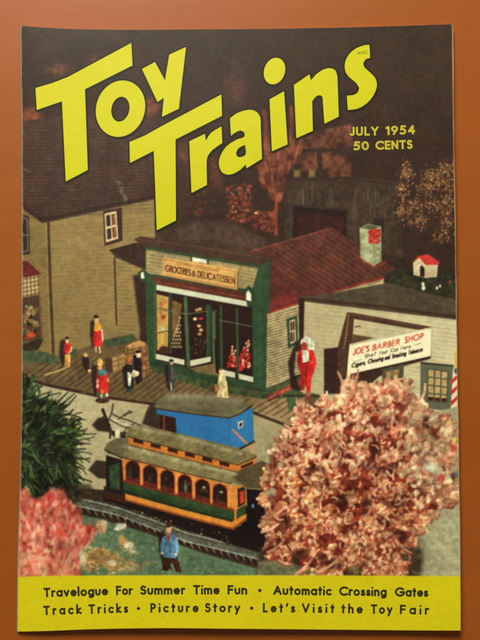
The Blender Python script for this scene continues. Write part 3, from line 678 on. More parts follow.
for i in range(27):
    p = along(RB, i / 26); line([(p[0], p[1] + 1.0), (p[0] + 4, p[1] + 4.4)], 3.4, (46, 30, 24), None, 1.0, .3, .95); line([(p[0] + 4.6, p[1] + 2.2), (p[0] + 6.4, p[1] + 4.4)], 1.5, (138, 134, 106), None, .9, .4, .7)

# ---- turf
I_TURF = new_id('printed_turf', 'blue green turf printed in front of the track')
tf = [(78, 514), (100, 519), (140, 531), (200, 552), (268, 572), (272, 580), (60, 580), (70, 540)]
poly(tf, (82, 104, 78), I_TURF, 1.6, .35)
for p in scatter([(90, 522), (140, 536), (200, 558), (262, 574), (90, 575)], 700):
    ell(p[0], p[1], random.uniform(.5, 1.6), random.uniform(.4, 1), jit(random.choice([(96, 130, 96), (64, 92, 66), (118, 144, 112), (80, 100, 66)]), 12), None, .9, .3, random.uniform(0, 180), .55)
I_ROCK = new_id('printed_rocks', 'ochre and white rocks printed on the turf')
for (x, y, rx, ry, c) in ((101, 527, 5, 7, (176, 124, 88)), (104, 524, 3, 4, (198, 172, 140)), (121, 526, 4.5, 2.6, (196, 192, 168)), (123, 541, 4, 6, (166, 124, 72)), (129, 546, 5, 4, (190, 180, 150)),
                          (134, 552, 4, 2, (176, 172, 140)), (98, 556, 14, 8, (156, 118, 62)), (112, 562, 16, 8, (150, 116, 66)), (92, 565, 8, 6, (160, 112, 60)), (132, 566, 12, 4, (128, 120, 80)), (112, 563, 4, 3, (196, 190, 160)), (83, 560, 3, 8, (190, 176, 140)), (148, 563, 8, 2.4, (110, 110, 76))):
    ell(x, y, rx, ry, c, I_ROCK, 2.4, .5, random.uniform(-20, 20), .92)
for i in range(150):
    x = random.uniform(84, 136); y = random.uniform(547, 574)
    ell(x, y, random.uniform(.8, 2.2), random.uniform(.5, 1.4), jit(random.choice([(172, 136, 76), (120, 92, 50), (196, 178, 130), (136, 110, 70)]), 14), None, 1.1, .3, random.uniform(-30, 30), .6)
poly([(114, 529), (118, 524), (121, 526.5), (125, 522.5), (127, 526), (123, 529), (118, 531)], (200, 198, 178), I_ROCK, 1.4, .4)

# ---- streetcar
I_CAR = new_id('printed_streetcar', 'orange and green streetcar with six arched windows')
poly([(104, 486), (124, 494), (232, 528), (262, 520), (272, 546), (262, 553), (232, 545), (187, 530), (130, 508), (104, 500)], (32, 22, 18), I_CAR, 1.6, .3)
for i in range(40):
    t = random.random(); ell(132 + t * 100, 512 + t * 28 + random.uniform(-5, 5), .7, .9, jit(random.choice([(190, 170, 110), (120, 84, 60), (90, 80, 66)]), 20), None, .8, .2, 0, .75)
poly([(106, 455), (123, 460), (125, 500), (106, 492)], (34, 26, 22), I_CAR, 1.2); poly([(109, 466), (119.5, 463), (120, 490), (110, 488)], (48, 66, 42), I_CAR, 1.4, .5); poly([(104, 490), (124, 496), (126, 504), (105, 498)], (60, 34, 26), I_CAR, 1.2, .3)
poly([(244, 482), (264, 484), (266, 536), (240, 534)], (26, 20, 20), I_CAR, 2, .3); ell(253, 506, 1.3, 2, (70, 130, 180)); ell(262, 470, 6, 3, (60, 50, 36), None, 3)
body = [(121.5, 456), (234, 486), (234, 512), (123.5, 482)]
poly([(121.5, 455), (234, 486), (246, 480), (247, 506), (234, 512), (123.5, 482)], (190, 118, 48), I_CAR, .9, .35)
for i in range(6):
    x = 126.4 + i * 17.4; y = 460.8 + i * 4.65; wd = 12.8 + (.5 if i > 3 else 0); h = 20.5
    arch = [(x, y + h), (x, y + 4.5), (x + wd * .18, y + 1.4), (x + wd * .5, y), (x + wd * .85, y + 2.6), (x + wd, y + 7), (x + wd, y + h + 3)]
    poly([(p[0] + (1 if p[0] > x + wd / 2 else -1) * .9, p[1] - (.9 if p[1] < y + 10 else -1.2)) for p in arch], (132, 46, 26), I_CAR, .9, .3)
    poly(arch, (40, 24, 20), I_CAR, .8, .3)
    poly([(x, y + h - 5), (x + wd, y + h - 2), (x + wd, y + h + 3), (x, y + h)], (112, 40, 26), None, 1.2, .5, None, .75)
    line([(x + wd + 2.3, y + 6), (x + wd + 2.3, y + h + 2)], 1.2, (226, 160, 72), None, 1.0, .3, .55)
    for k in range(7): ell(x + random.uniform(2, wd - 2), y + random.uniform(6, h), .9, 1.8, jit(random.choice([(82, 62, 48), (100, 50, 36), (60, 66, 60)]), 12), None, 1, .3, 0, .6)
    if i == 3: ell(x + wd * .55, y + 13, 1.7, 4.5, (96, 112, 92), None, 1.2, .3, 0, .8)
    if i in (4, 5): ell(x + wd * .6, y + 8, 1.4, 1.2, (206, 196, 160), None, 1, .2, 0, .7)
line([(123.3, 481), (180, 496.5), (234, 510.5)], 2.2, (112, 42, 28), I_CAR, 1, .3)
poly([(123.3, 482), (234, 511.6), (246, 504), (245, 514), (232, 523), (124.8, 494)], (44, 64, 36), I_CAR, .9, .4); line([(124.5, 491.5), (180, 507.5), (232, 521)], 3.4, (32, 42, 26), None, 1.6, .3, .8); line([(126, 485), (232, 513.5)], 1, (72, 100, 58), None, 1.2, .4, .5)
poly([(125, 493.6), (180, 509), (231.5, 522), (246.5, 513.5), (246.5, 520), (233, 529.6), (180, 515.6), (125.4, 500.5)], (200, 124, 40), I_CAR, .9, .25); line([(126, 500.3), (180, 515.2), (233, 529.0), (246, 519.4)], 2.2, (120, 58, 28), None, 1.0, .4, .85)
line([(235, 486), (235.5, 522)], 2.2, (196, 120, 44), I_CAR, .9, .2); poly([(237.5, 489), (245, 486), (245.5, 503), (238, 508)], (44, 28, 24), I_CAR, .9, .3); poly([(239.6, 492), (244, 490.5), (244.6, 502), (240, 504)], (170, 50, 32), None, .9, .3)
# lower roof, end canopies
poly([(122, 442), (130, 441), (237, 470), (256, 463), (270, 464), (262, 488), (228, 482), (122, 457)], (116, 108, 70), I_CAR, 1.0, .4)
poly([(104, 449), (107, 443), (116, 438), (130, 438), (122.5, 457), (108, 454)], (96, 88, 62), I_CAR, 1.0, .3); line([(105, 450), (122, 458)], 1.3, (50, 40, 30), None, 1)
poly([(232, 477), (246, 466), (262, 461), (279, 467), (274, 478), (261, 489), (246, 487)], (80, 66, 44), I_CAR, 1.2, .35); line([(232, 480), (246, 488), (262, 489.5)], 1.6, (112, 106, 60), None, 1.1, .4)
line([(122.5, 457.5), (180, 472), (231, 483.5)], 1.4, (64, 50, 32), None, 1.0, .5, .9); line([(124, 446), (180, 461), (236, 474)], 3.4, (160, 152, 116), None, 3.2, .4, .6)
# clerestory
poly([(128.5, 434), (237, 463), (256, 456), (256, 463.5), (237, 471.5), (129, 444)], (184, 106, 36), I_CAR, .9, .2)
for i in range(6):
    t = i / 6.0; x = 133.5 + i * 17.2; y = 439.3 + i * 4.55
    poly([(x, y - 1.2), (x + 9.8, y + 1.2), (x + 9.8, y + 5), (x, y + 2.6)], (48, 28, 26), None, .8, .3); line([(x, y + 3.4), (x + 10, y + 5.9)], .8, (150, 66, 34), None, .8)
poly([(241, 466), (253, 461), (253, 464), (241, 469)], (50, 30, 26), None, .8)
line([(129, 444.6), (180, 457.6), (237, 472), (256, 464)], 1.0, (90, 50, 28), None, .9, .3, .8)
poly([(126, 433), (129, 428), (137, 425), (160, 429), (190, 436), (230, 446), (258, 455.5), (250, 461), (238, 464.5), (190, 452), (127, 436)], (106, 98, 62), I_CAR, 1.0, .4)
line([(134, 427.5), (180, 437), (240, 453)], 3.6, (152, 144, 108), None, 3.2, .4, .6); line([(127, 436.3), (190, 452.6), (238, 465), (256, 457)], 1.2, (58, 42, 28), None, .9, .4, .9)
for i in range(40):
    t = random.random(); ell(134 + t * 112, 431 + t * 27 + random.uniform(-4, 4), 1.4, .8, jit(random.choice([(80, 70, 46), (146, 136, 98)]), 12), None, 1, .3, 14, .45)
for i in range(60):
    t = random.random(); ell(126 + t * 106, 449 + t * 28 + random.uniform(-5, 5), 1.4, .8, jit(random.choice([(90, 80, 50), (150, 142, 98)]), 12), None, 1, .3, 14, .4)

# ---- dark green fir at the left
I_FIR = new_id('printed_fir_tree', 'dark green fir branches printed at the left edge')
core = [(15, 372), (26, 374), (34, 386), (36, 398), (56, 400), (62, 416), (76, 424), (76, 446), (76, 470), (78, 500), (15, 500)]
poly(core, (28, 32, 22), I_FIR, 2.4, .4)
for i in range(420):
    p = scatter(core, 1)[0]
    ang = math.atan2(p[1] - 455, p[0] - 12) + random.gauss(0, .45)
    if p[1] > 450: ang = random.gauss(0.9, .5)
    L = random.uniform(6, 15); q = (p[0] + math.cos(ang) * L, p[1] + math.sin(ang) * L)
    line(bez(p, q, random.uniform(-.3, .3), 3), random.uniform(.9, 2.0), jit(random.choice([(42, 58, 28), (54, 70, 34), (26, 30, 18), (34, 44, 24), (74, 84, 46), (30, 36, 20)]), 8), I_FIR, 1.2, .3, .9)
for (p, q, b) in (((58, 402), (68, 392), 0), ((60, 406), (74, 394), 0), ((62, 410), (76, 396), .05), ((34, 398), (52, 392), -.1), ((40, 400), (60, 393), -.1), ((28, 388), (44, 384), 0), ((60, 415), (84, 420), -.2), ((70, 424), (86, 420), -.3), ((72, 436), (96, 434), -.05), ((68, 440), (94, 437), .1),
                  ((70, 446), (90, 444), -.1), ((72, 452), (92, 454), -.1), ((74, 458), (90, 462), -.2), ((72, 466), (86, 474), -.3), ((74, 472), (84, 482), -.2), ((74, 478), (92, 482), -.1), ((30, 386), (36, 376), 0), ((56, 412), (70, 404), .1), ((66, 430), (82, 426), .2), ((40, 392), (36, 382), 0)):
    line(bez(p, q, b), 2.2, jit((42, 52, 32), 8), I_FIR, 1.1, .3, .95, 1.0)
for i in range(16): ell(random.uniform(44, 70), random.uniform(410, 450), 1.6, .9, (96, 104, 62), None, 1.2, .3, 40, .5)
poly([(60, 486), (90, 484), (96, 494), (80, 502), (60, 498)], (50, 40, 30), None, 3, .5, None, .8)

# ---- coral bush, lower left
I_CORAL = new_id('printed_coral_bush', 'out of focus coral red bush printed at the lower left')
cb = [(15, 486), (26, 492), (36, 500), (46, 494), (58, 488), (66, 494), (72, 504), (82, 512), (82, 524), (98, 528), (90, 544), (78, 550), (82, 580), (15, 580)]
poly(cb, (170, 78, 64), I_CORAL, 3.6, .5)
for i in range(430):
    p = scatter(cb, 1)[0]; low = (p[1] - 480) / 90
    c = random.choice([(190, 62, 54), (192, 86, 72), (156, 46, 40), (204, 124, 102), (206, 150, 126)] if random.random() > low * .85 else [(210, 150, 118), (198, 164, 126), (206, 126, 100), (186, 96, 72)])
    ell(p[0], p[1], random.uniform(1.2, 2.6), random.uniform(2, 6), jit(c, 16), I_CORAL, 1.8, .3, random.uniform(-30, 40), .7)
for i in range(40):
    p = scatter(cb, 1)[0]; ell(p[0], p[1], random.uniform(1, 2), random.uniform(1, 3.4), jit((122, 34, 30), 10), None, 1.8, .2, random.uniform(-40, 40), .45)

# ---- conductor beside the track
shadow([(158, 534), (164, 530), (166, 552), (172, 570), (163, 568), (159, 550)])
P = new_id('printed_person', 'man in a long blue coat standing beside the railway track')
poly([(165, 556), (177, 556), (182, 572), (176, 572.5), (172, 562), (168, 571), (162, 570.5)], (62, 30, 26), P, .9, .2)
poly([(163.5, 537), (168, 533.5), (174, 534.5), (177.5, 540), (178, 552), (176, 558.5), (164, 557.5), (161.4, 552)], (76, 116, 146), P, .9, .2)
line([(163.6, 538), (161.6, 546), (162, 552)], 2.4, (92, 140, 172), P, .9); line([(176.5, 540), (178, 548), (176.4, 554)], 2.4, (92, 140, 172), P, .9); poly([(167, 534), (170.6, 534.6), (169.3, 541), (167.6, 541)], (176, 50, 36), None, .8)
ell(168.6, 529.6, 2.8, 3.8, (186, 138, 104), P, .9); ell(168.2, 525.6, 3.1, 2.0, (72, 44, 34), P, .9); ell(162, 553, 1.4, 1.2, (206, 190, 170), P); ell(176, 554.5, 1.4, 1.2, (206, 190, 170), P); line([(169.5, 542), (170, 556)], .7, (50, 84, 110), None, .8)

# ---- sandy ground at the lower right, below the bush
I_GRD = new_id('printed_sandy_ground', 'pale grey sand printed at the lower right')
poly([(400, 420), (465, 405), (465, 580), (262, 580), (262, 548), (330, 500)], (148, 142, 110), I_GRD, 2, .2)
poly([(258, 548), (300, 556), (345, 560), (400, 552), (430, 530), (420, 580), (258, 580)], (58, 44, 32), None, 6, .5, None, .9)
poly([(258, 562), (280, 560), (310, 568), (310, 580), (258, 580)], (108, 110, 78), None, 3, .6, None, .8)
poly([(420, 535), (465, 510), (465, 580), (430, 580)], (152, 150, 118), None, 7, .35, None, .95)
for p in scatter([(415, 520), (458, 500), (458, 575), (415, 575)], 120):
    ell(p[0], p[1], random.uniform(1, 4), random.uniform(.8, 2), jit(random.choice([(134, 130, 98), (168, 164, 136), (146, 128, 92)]), 8), None, 2.4, .2, 20, .3)

# ---- the big pink bush
I_BUSH = new_id('printed_pink_bush', 'large blossoming pink bush printed in the right foreground')
bush = [(262, 500), (264, 474), (278, 462), (276, 440), (284, 428), (296, 424), (296, 404), (308, 396), (326, 402), (340, 396), (346, 380), (356, 378), (362, 390), (376, 382), (390, 386), (398, 378), (408, 380), (412, 394), (424, 400), (428, 412), (446, 416), (458, 428), (460, 500), (446, 506), (430, 520), (420, 530), (410, 552), (404, 578), (300, 578), (296, 566), (268, 556), (264, 530)]
bcx, bcy = 352, 486
bcore = []
for i in range(len(bush)):
    p, q = bush[i], bush[(i + 1) % len(bush)]
    for t in (0, .33, .66):
        m_ = lerp(p, q, t); k_ = random.uniform(.84, .97); bcore.append((bcx + (m_[0] - bcx) * k_, bcy + (m_[1] - bcy) * k_))
poly(bcore, (124, 50, 34), I_BUSH, 3, .7)
for i in range(170):      # sprigs standing out of the edge
    j = random.randrange(len(bush)); m_ = lerp(bush[j], bush[(j + 1) % len(bush)], random.random())
    if m_[1] > 566: continue
    ang = math.atan2(m_[1] - bcy, m_[0] - bcx) + random.gauss(0, .5); L = random.uniform(4, 13)
    st_ = (m_[0] - math.cos(ang) * 9, m_[1] - math.sin(ang) * 9); q = (st_[0] + math.cos(ang) * L, st_[1] + math.sin(ang) * L)
    cu = bez(st_, q, random.uniform(-.4, .4), 5)
    line([(x_ + .5, y_ + .9) for x_, y_ in cu], 3.2, (130, 52, 36), I_BUSH, 1.5, .3, .7); line(cu, 2.6, jit((204, 158, 120), 16), I_BUSH, 1.4, .3, .92, 1.4)
poly([(398, 410), (430, 408), (460, 430), (460, 500), (440, 508), (410, 480)], (160, 126, 92), None, 8, .5, None, .8)
for p in scatter(bush, 150): ell(p[0], p[1], random.uniform(2, 6), random.uniform(2, 6), jit(random.choice([(74, 28, 20), (140, 62, 40), (150, 50, 32), (60, 26, 20)]), 12), None, 4, .4, random.uniform(0, 180), .6)
tufts = scatter([(bcx + (x_ - bcx) * .965, bcy + (y_ - bcy) * .965) for x_, y_ in bush], 430); tufts.sort(key=lambda p: p[1] * .35 + random.uniform(0, 100))
for c0 in tufts:
    right = c0[0] > 402 and c0[1] < 505; up = c0[1] < 470
    if inside(c0, [(364, 440), (380, 440), (378, 466), (366, 464)]) and random.random() < .7: continue
    soft = 1.0 + (1.1 if up else .2) * max(0.25, min(1, (c0[0] - 300) / 110))
    lean = math.atan2(c0[1] - 520, c0[0] - 350) if up else math.atan2(c0[1] - 480, c0[0] - 355)
    lean += random.gauss(0, .5); tone = random.random()
    for k in range(random.randint(4, 8)):
        ang = lean + random.gauss(0, .75); L = random.uniform(2.5, 8.5) * (.8 if right else 1)
        st = (c0[0] + random.gauss(0, 2.2), c0[1] + random.gauss(0, 2.2)); q = (st[0] + math.cos(ang) * L, st[1] + math.sin(ang) * L)
        if up: pal = [(216, 182, 138), (226, 198, 156), (206, 160, 118), (196, 134, 98)]
        else: pal = [(204, 160, 110), (216, 178, 128), (188, 130, 84), (172, 100, 64)]
        if right: pal = [(204, 186, 146), (208, 176, 136), (176, 160, 118), (196, 130, 98)]
        c = jit(mixc(random.choice(pal), (170, 92, 64), .25 * tone), 10)
        n_ = 4; cu = bez(st, q, random.uniform(-.45, .45), n_)
        dk = jit(random.choice([(150, 48, 30), (118, 38, 26), (168, 70, 44)] if not right else [(150, 96, 66), (126, 104, 72), (164, 84, 58)]), 10)
        w0 = random.uniform(1.7, 3.7)
        line([(x_ + .6, y_ + 1.0) for x_, y_ in cu], w0 + .9, dk, I_BUSH, soft + .3, .4, .55)
        line(cu, w0, c, I_BUSH, soft, .4, .9, w0 * random.uniform(.7, 1.6))
        if random.random() < .5: ell(q[0], q[1], w0 * .75, w0 * random.uniform(.5, .9), jit(mixc(c, (236, 208, 172), .5), 8), I_BUSH, soft, .3, math.degrees(ang), .8)
for p in scatter([(275, 450), (300, 420), (350, 395), (400, 405), (415, 440), (430, 500), (405, 565), (290, 570), (268, 520)], 330):
    rx = random.uniform(.7, 2.1)
    ell(p[0], p[1], rx, random.uniform(1.2, 3.4), jit(random.choice([(118, 34, 26), (84, 26, 20), (150, 46, 32), (66, 24, 18)]), 10), None, 1.5, .3, random.uniform(-60, 60), .68)
for (x, y, rx, ry) in ((372, 452, 6, 14), (386, 470, 11, 5), (340, 455, 3, 8), (396, 504, 13, 4), (340, 500, 9, 5), (312, 470, 8, 5), (300, 552, 11, 7), (325, 564, 11, 8), (283, 522, 5, 13), (366, 500, 5, 8), (401, 535, 9, 6), (270, 545, 6, 9), (274, 470, 4, 12)):
    for k in range(9): ell(x + random.gauss(0, rx * .5), y + random.gauss(0, ry * .5), rx * .45, ry * .4, jit((70, 28, 20), 8), None, 2.6, .5, random.uniform(-20, 20), .5)
for i in range(80):        # pale twigs over the hollows
    p = scatter([(266, 470), (300, 440), (400, 430), (430, 500), (410, 560), (280, 565)], 1)[0]; ang = random.uniform(0, 6.28); L = random.uniform(3, 10)
    line(bez(p, (p[0] + math.cos(ang) * L, p[1] + math.sin(ang) * L), random.uniform(-.4, .4), 4), random.uniform(1.2, 2.4), jit((214, 166, 124), 14), I_BUSH, 1.2, .3, .85, random.uniform(.8, 2.6))
for (x, y) in ((356, 573), (352, 568), (360, 570), (308, 572)): ell(x, y, 3, 2.6, (84, 100, 52), None, 2, .4, 0, .8)
for (p, q) in (((266, 518), (286, 506)), ((262, 532), (278, 524)), ((296, 574), (316, 552)), ((318, 572), (340, 556)), ((268, 552), (284, 540)), ((343, 392), (338, 372)), ((352, 388), (358, 370)), ((390, 388), (396, 376)), ((422, 398), (425, 384)), ((404, 388), (404, 378))):
    line(bez(p, q, .15), 3.0, jit((206, 150, 116), 10), I_BUSH, 1.3, .3, .95, 2.0)
for (x, y, c, r) in ((441, 478, (178, 50, 40), 3.4), (441, 481, (206, 90, 70), 2), (454, 448, (190, 60, 44), 3), (455, 440, (196, 160, 60), 2.6), (457, 474, (50, 110, 160), 2), (453, 476, (50, 34, 40), 2.4), (444, 492, (160, 90, 60), 4), (436, 470, (186, 190, 160), 5), (428, 466, (170, 176, 150), 5)):
    ell(x, y, r, r * 1.3, c, None, 1.8, .3, 0, .75)

# ---- yellow caption band
def band_y(x): return 575.6 - 0.8 * math.exp(-((x - 100) / 60.0) ** 2) * 0 + (0.9 if x < 40 else 0) * (40 - x) / 22 - (0.4 if x > 100 else 0)
top_edge = [(10, 577.4), (30, 576.4), (60, 575.6), (120, 575.2), (240, 575.2), (350, 575.4), (470, 576.2)]
I_BAND = new_id('caption_band', 'yellow strip along the foot of the cover')
poly(top_edge + [(470, 645), (10, 645)], (184, 174, 24), I_BAND, .9, .03)

# ================================================================== LETTER OUTLINES OF THE TITLE
def cr(pts, n=6):
    P_ = [pts[0]] + list(pts) + [pts[-1]]; out = []
    for i in range(1, len(P_) - 2):
        a, b, c, d = P_[i-1], P_[i], P_[i+1], P_[i+2]
        for k in range(n):
            t = k / n
            out.append(tuple(.5 * ((2*b[j]) + (-a[j]+c[j])*t + (2*a[j]-5*b[j]+4*c[j]-d[j])*t*t + (-a[j]+3*b[j]-3*c[j]+d[j])*t**3) for j in (0, 1)))
    out.append(pts[-1]); return out
def oval(cx, cy, rx, ry, rot, n=48):
    c, s = math.cos(R(rot)), math.sin(R(rot))
    return [(cx + rx*math.cos(t)*c - ry*math.sin(t)*s, cy + rx*math.cos(t)*s + ry*math.sin(t)*c) for t in [2*math.pi*i/n for i in range(n)]]
TITLE = [
 ('T', 'yellow letter T beginning the upper title word', [[(35.5, 88), (52, 83.2), (68, 77), (131.3, 43), (132.5, 65.5), (85, 89.3), (87.8, 170), (65.8, 181.5), (62, 101.3), (36.8, 110)]], []),
 ('o', 'yellow letter o of the upper title word', [oval(120.5, 108.7, 28.6, 24.3, -72)], [oval(120.4, 109.2, 12.6, 9.0, -78)]),
 ('y', 'yellow letter y of the upper title word', [[(142, 69), (155, 62), (165, 80.4), (169.3, 54.7), (186, 47), (178.8, 108.8), (162, 116.8), (163.8, 97.8), (157.5, 102)]], []),
 ('T', 'yellow letter T beginning the lower title word', [[(129.5, 142), (145, 135.5), (161, 126.5), (221.3, 94.5), (222, 115.8), (175.5, 139.5), (176, 220.5), (156.8, 230.3), (153.8, 150.8), (130, 163)]], []),
 ('r', 'yellow letter r of the lower title word', [[(189.3, 141.3), (205, 133.8)] + cr([(205.8, 141), (211, 133), (221.5, 126.4)]) + cr([(222.3, 143), (212.5, 150), (207.4, 157), (206.6, 165)]) + [(207, 185), (191.5, 193)]], []),
 ('a', 'yellow letter a of the lower title word', [cr([(230, 118.3), (237.5, 113), (247.5, 110), (255, 111), (260, 116.8), (260.8, 128)]) + [(262, 158.8), (246.6, 168.3), (245.6, 164.6)] + cr([(245.6, 164.6), (238.8, 170.8), (230, 174.6), (222.5, 172.6), (219, 165), (220.2, 156.6), (226.3, 146.6), (236.3, 139.8), (243.6, 137.3), (244.3, 132.8), (240, 130.6), (234, 133.4), (231, 136)])], [cr([(245, 144.8), (245.8, 153.8), (242.5, 156.6), (238.2, 157), (236.2, 153.8), (238.4, 148.4), (245, 144.8)])]),
 ('i', 'yellow letter i of the lower title word', [[(269.6, 99.4), (284, 91.3), (287.6, 144.4), (271.9, 151.3)], oval(274.5, 71.1, 13.6, 10.4, -72)], []),
 ('n', 'yellow letter n of the lower title word', [[(294, 84.9), (309.4, 74.4)] + cr([(310.9, 80.3), (316.9, 73.8), (324.4, 69.2), (330.9, 68.3), (335.6, 70.9), (337.4, 77)]) + [(338.8, 116.6), (324.4, 123.8)] + cr([(322.8, 101), (322.3, 97), (320, 95.2), (316, 96.6), (312.2, 101.3)]) + [(312.8, 130.9), (296.3, 138.2)]], []),
 ('s', 'yellow letter s ending the lower title word', [cr([(369.4, 44.8), (370.1, 57.9)], 2) + cr([(370.1, 57.9), (366, 59.2), (363.5, 62.8), (364.4, 67.3), (370, 72.5), (375, 77.8), (376.9, 84.7), (375, 92.2), (370.3, 99.7), (363.8, 105.5), (356.3, 109), (347.8, 110)]) + cr([(346.9, 95.6), (353.4, 95), (357.8, 92.2), (358.9, 87.5), (355.3, 82.3), (348.8, 76.6), (345.2, 70.6), (345.2, 62.2), (348.8, 54.7), (355.3, 48.9), (363.2, 45.6), (369.4, 44.8)])], []),
]
def title_sdf(X, Y, outs, holes):
    d = np.full(X.shape, 1e9)
    for o in outs: d = np.minimum(d, poly_sdf(X, Y, o))
    for h in holes: d = np.maximum(d, -poly_sdf(X, Y, h))
    return d
# dark trap line round the yellow letters, heavier below and to the right
for (_, _, outs, holes) in TITLE:
    xs = [p[0] for o in outs for p in o]; ys = [p[1] for o in outs for p in o]
    sy, sx, X, Y = window(min(xs), min(ys), max(xs), max(ys), 5)
    d = np.minimum(title_sdf(X - .8, Y - 1.4, outs, holes) - 1.0, title_sdf(X, Y, outs, holes) - 1.5)
    blend((sy, sx), np.clip(.5 - d / 1.2, 0, 1) * .97, (34, 30, 12), None, 0)

# ---- a geometric alphabet, built from strokes (cap height 1, y up)
def arc(cx, cy, rx, ry, a0, a1, n=14):
    return [(cx + rx * math.cos(R(a0 + (a1 - a0) * i / n)), cy + ry * math.sin(R(a0 + (a1 - a0) * i / n))) for i in range(n + 1)]
XH = .64
def bowl(r=.25, cx=.25): return arc(cx, XH / 2, r, XH / 2 - .0, 0, 360, 22)
G = {
 'A': (.72, [[(0, 0), (.36, 1), (.72, 0)], [(.14, .32), (.58, .32)]]), 'B': (.46, [[(0, 0), (0, 1), (.2, 1)] + arc(.2, .76, .22, .24, 90, -90) + [(0, .52)], [(.2, .52)] + arc(.22, .26, .24, .26, 90, -90) + [(0, 0)]]),
 'C': (.80, [arc(.5, .5, .5, .5, 50, 310, 22)]), 'D': (.6, [[(0, 0), (0, 1), (.15, 1)] + arc(.15, .5, .45, .5, 90, -90) + [(0, 0)]]),
 'E': (.42, [[(.42, 1), (0, 1), (0, 0), (.42, 0)], [(0, .52), (.38, .52)]]), 'F': (.42, [[(.42, 1), (0, 1), (0, 0)], [(0, .52), (.38, .52)]]),
 'G': (.96, [arc(.5, .5, .5, .5, 45, 350, 24) + [(.98, .47), (.55, .47)]]), 'H': (.56, [[(0, 0), (0, 1)], [(.56, 0), (.56, 1)], [(0, .52), (.56, .52)]]),
 'I': (.0, [[(0, 0), (0, 1)]]), 'J': (.3, [[(.3, 1), (.3, .2)] + arc(.12, .2, .18, .2, 0, -150)]), 'K': (.5, [[(0, 0), (0, 1)], [(.5, 1), (.02, .48), (.54, 0)]]),
 'L': (.38, [[(0, 1), (0, 0), (.38, 0)]]), 'M': (.8, [[(0, 0), (.1, 1), (.4, .2), (.7, 1), (.8, 0)]]), 'N': (.6, [[(0, 0), (0, 1), (.6, 0), (.6, 1)]]),
 'O': (.96, [arc(.48, .5, .48, .5, 0, 360, 28)]), 'P': (.44, [[(0, 0), (0, 1), (.17, 1)] + arc(.18, .73, .26, .27, 90, -90) + [(0, .46)]]),
 'R': (.48, [[(0, 0), (0, 1), (.17, 1)] + arc(.18, .74, .26, .26, 90, -90) + [(0, .48)], [(.16, .48), (.5, 0)]]),
 'S': (.44, [arc(.22, .75, .2, .25, 35, 250, 14)[:-1] + [(.22, .52)] + arc(.22, .26, .23, .27, 80, -145, 14)]),
 'T': (.56, [[(0, 1), (.56, 1)], [(.28, 1), (.28, 0)]]), 'U': (.54, [[(0, 1), (0, .28)] + arc(.27, .28, .27, .28, 180, 360) + [(.54, 1)]]), 'V': (.66, [[(0, 1), (.33, 0), (.66, 1)]]),
 'Y': (.6, [[(0, 1), (.3, .5), (.6, 1)], [(.3, .5), (.3, 0)]]), '&': (.7, [[(.7, 0), (.16, .72)] + arc(.3, .8, .16, .18, 160, -20) + [(.08, .4)] + arc(.26, .23, .24, .23, 150, 300) + [(.62, .4)]]),
 '1': (.2, [[(0, .84), (.2, 1), (.2, 0)]]), '9': (.52, [arc(.26, .7, .26, .29, 0, 360, 20), [(.51, .62), (.16, 0)]]),
 '5': (.48, [[(.46, 1), (.12, 1), (.05, .56)] + arc(.18, .31, .29, .31, 120, -130, 16)]), '4': (.56, [[(.42, 0), (.42, 1), (0, .3), (.56, .3)]]), '0': (.56, [arc(.28, .5, .28, .5, 0, 360, 24)]),
 'a': (.5, [bowl(), [(.5, 0), (.5, XH)]]), 'c': (.42, [arc(.26, XH / 2, .26, XH / 2, 52, 308)]), 'e': (.5, [[(.02, XH * .5), (.5, XH * .5)] + arc(.26, XH / 2, .25, XH / 2, 5, 310)]),
 'f': (.26, [[(.1, 0), (.1, .8)] + arc(.24, .84, .14, .16, 180, 90), [(0, XH), (.26, XH)]]), 'g': (.5, [bowl(), [(.5, XH), (.5, -.08)] + arc(.26, -.1, .24, .2, 0, -140)]),
 'h': (.42, [[(0, 0), (0, 1.08)], [(0, .36)] + arc(.21, .4, .21, XH - .4, 180, 0) + [(.42, 0)]]), 'i': (.0, [[(0, 0), (0, XH - .07)], [(0, .985), (0, 1.0)]]),
 'k': (.4, [[(0, 0), (0, 1.08)], [(.37, XH), (.02, .3), (.42, 0)]]), 'l': (.0, [[(0, 0), (0, 1.08)]]),
 'm': (.7, [[(0, 0), (0, XH)], [(0, .36)] + arc(.175, .42, .175, XH - .42, 180, 0) + [(.35, 0)], [(.35, .36)] + arc(.525, .42, .175, XH - .42, 180, 0) + [(.7, 0)]]),
 'n': (.42, [[(0, 0), (0, XH)], [(0, .36)] + arc(.21, .4, .21, XH - .4, 180, 0) + [(.42, 0)]]), 'o': (.52, [arc(.26, XH / 2, .26, XH / 2, 0, 360, 22)]),
 'p': (.5, [bowl(), [(0, -.3), (0, XH)]]), 'r': (.24, [[(0, 0), (0, XH)], [(0, .36)] + arc(.22, .38, .22, XH - .38, 180, 80)]),
 's': (.3, [arc(.16, XH * .74, .13, XH * .25, 40, 240, 10) + [(.16, XH * .5)] + arc(.15, XH * .25, .16, XH * .25, 70, -150, 10)]), 't': (.24, [[(.12, 0), (.12, .92)], [(0, XH), (.25, XH)]]),
 'u': (.42, [[(0, XH), (0, .24)] + arc(.21, .23, .21, .23, 180, 360) + [(.42, XH)]]), 'v': (.44, [[(0, XH), (.22, 0), (.44, XH)]]), 'w': (.64, [[(0, XH), (.16, 0), (.32, XH), (.48, 0), (.64, XH)]]),
 'y': (.46, [[(0, XH), (.24, .02)], [(.46, XH), (.1, -.32)]]), 'b': (.5, [bowl(), [(0, 0), (0, 1.08)]]), 'd': (.5, [bowl(), [(.5, 0), (.5, 1.08)]]),
 "'": (.08, [[(.08, 1.05), (.0, .76)]]), ',': (.08, [[(.06, .06), (.0, -.16)]]), '.': (0, [[(0, .0), (0, .04)]]), '*': (.0, [[(-.02, .44), (.02, .44)], [(0, .42), (0, .46)]]),
}
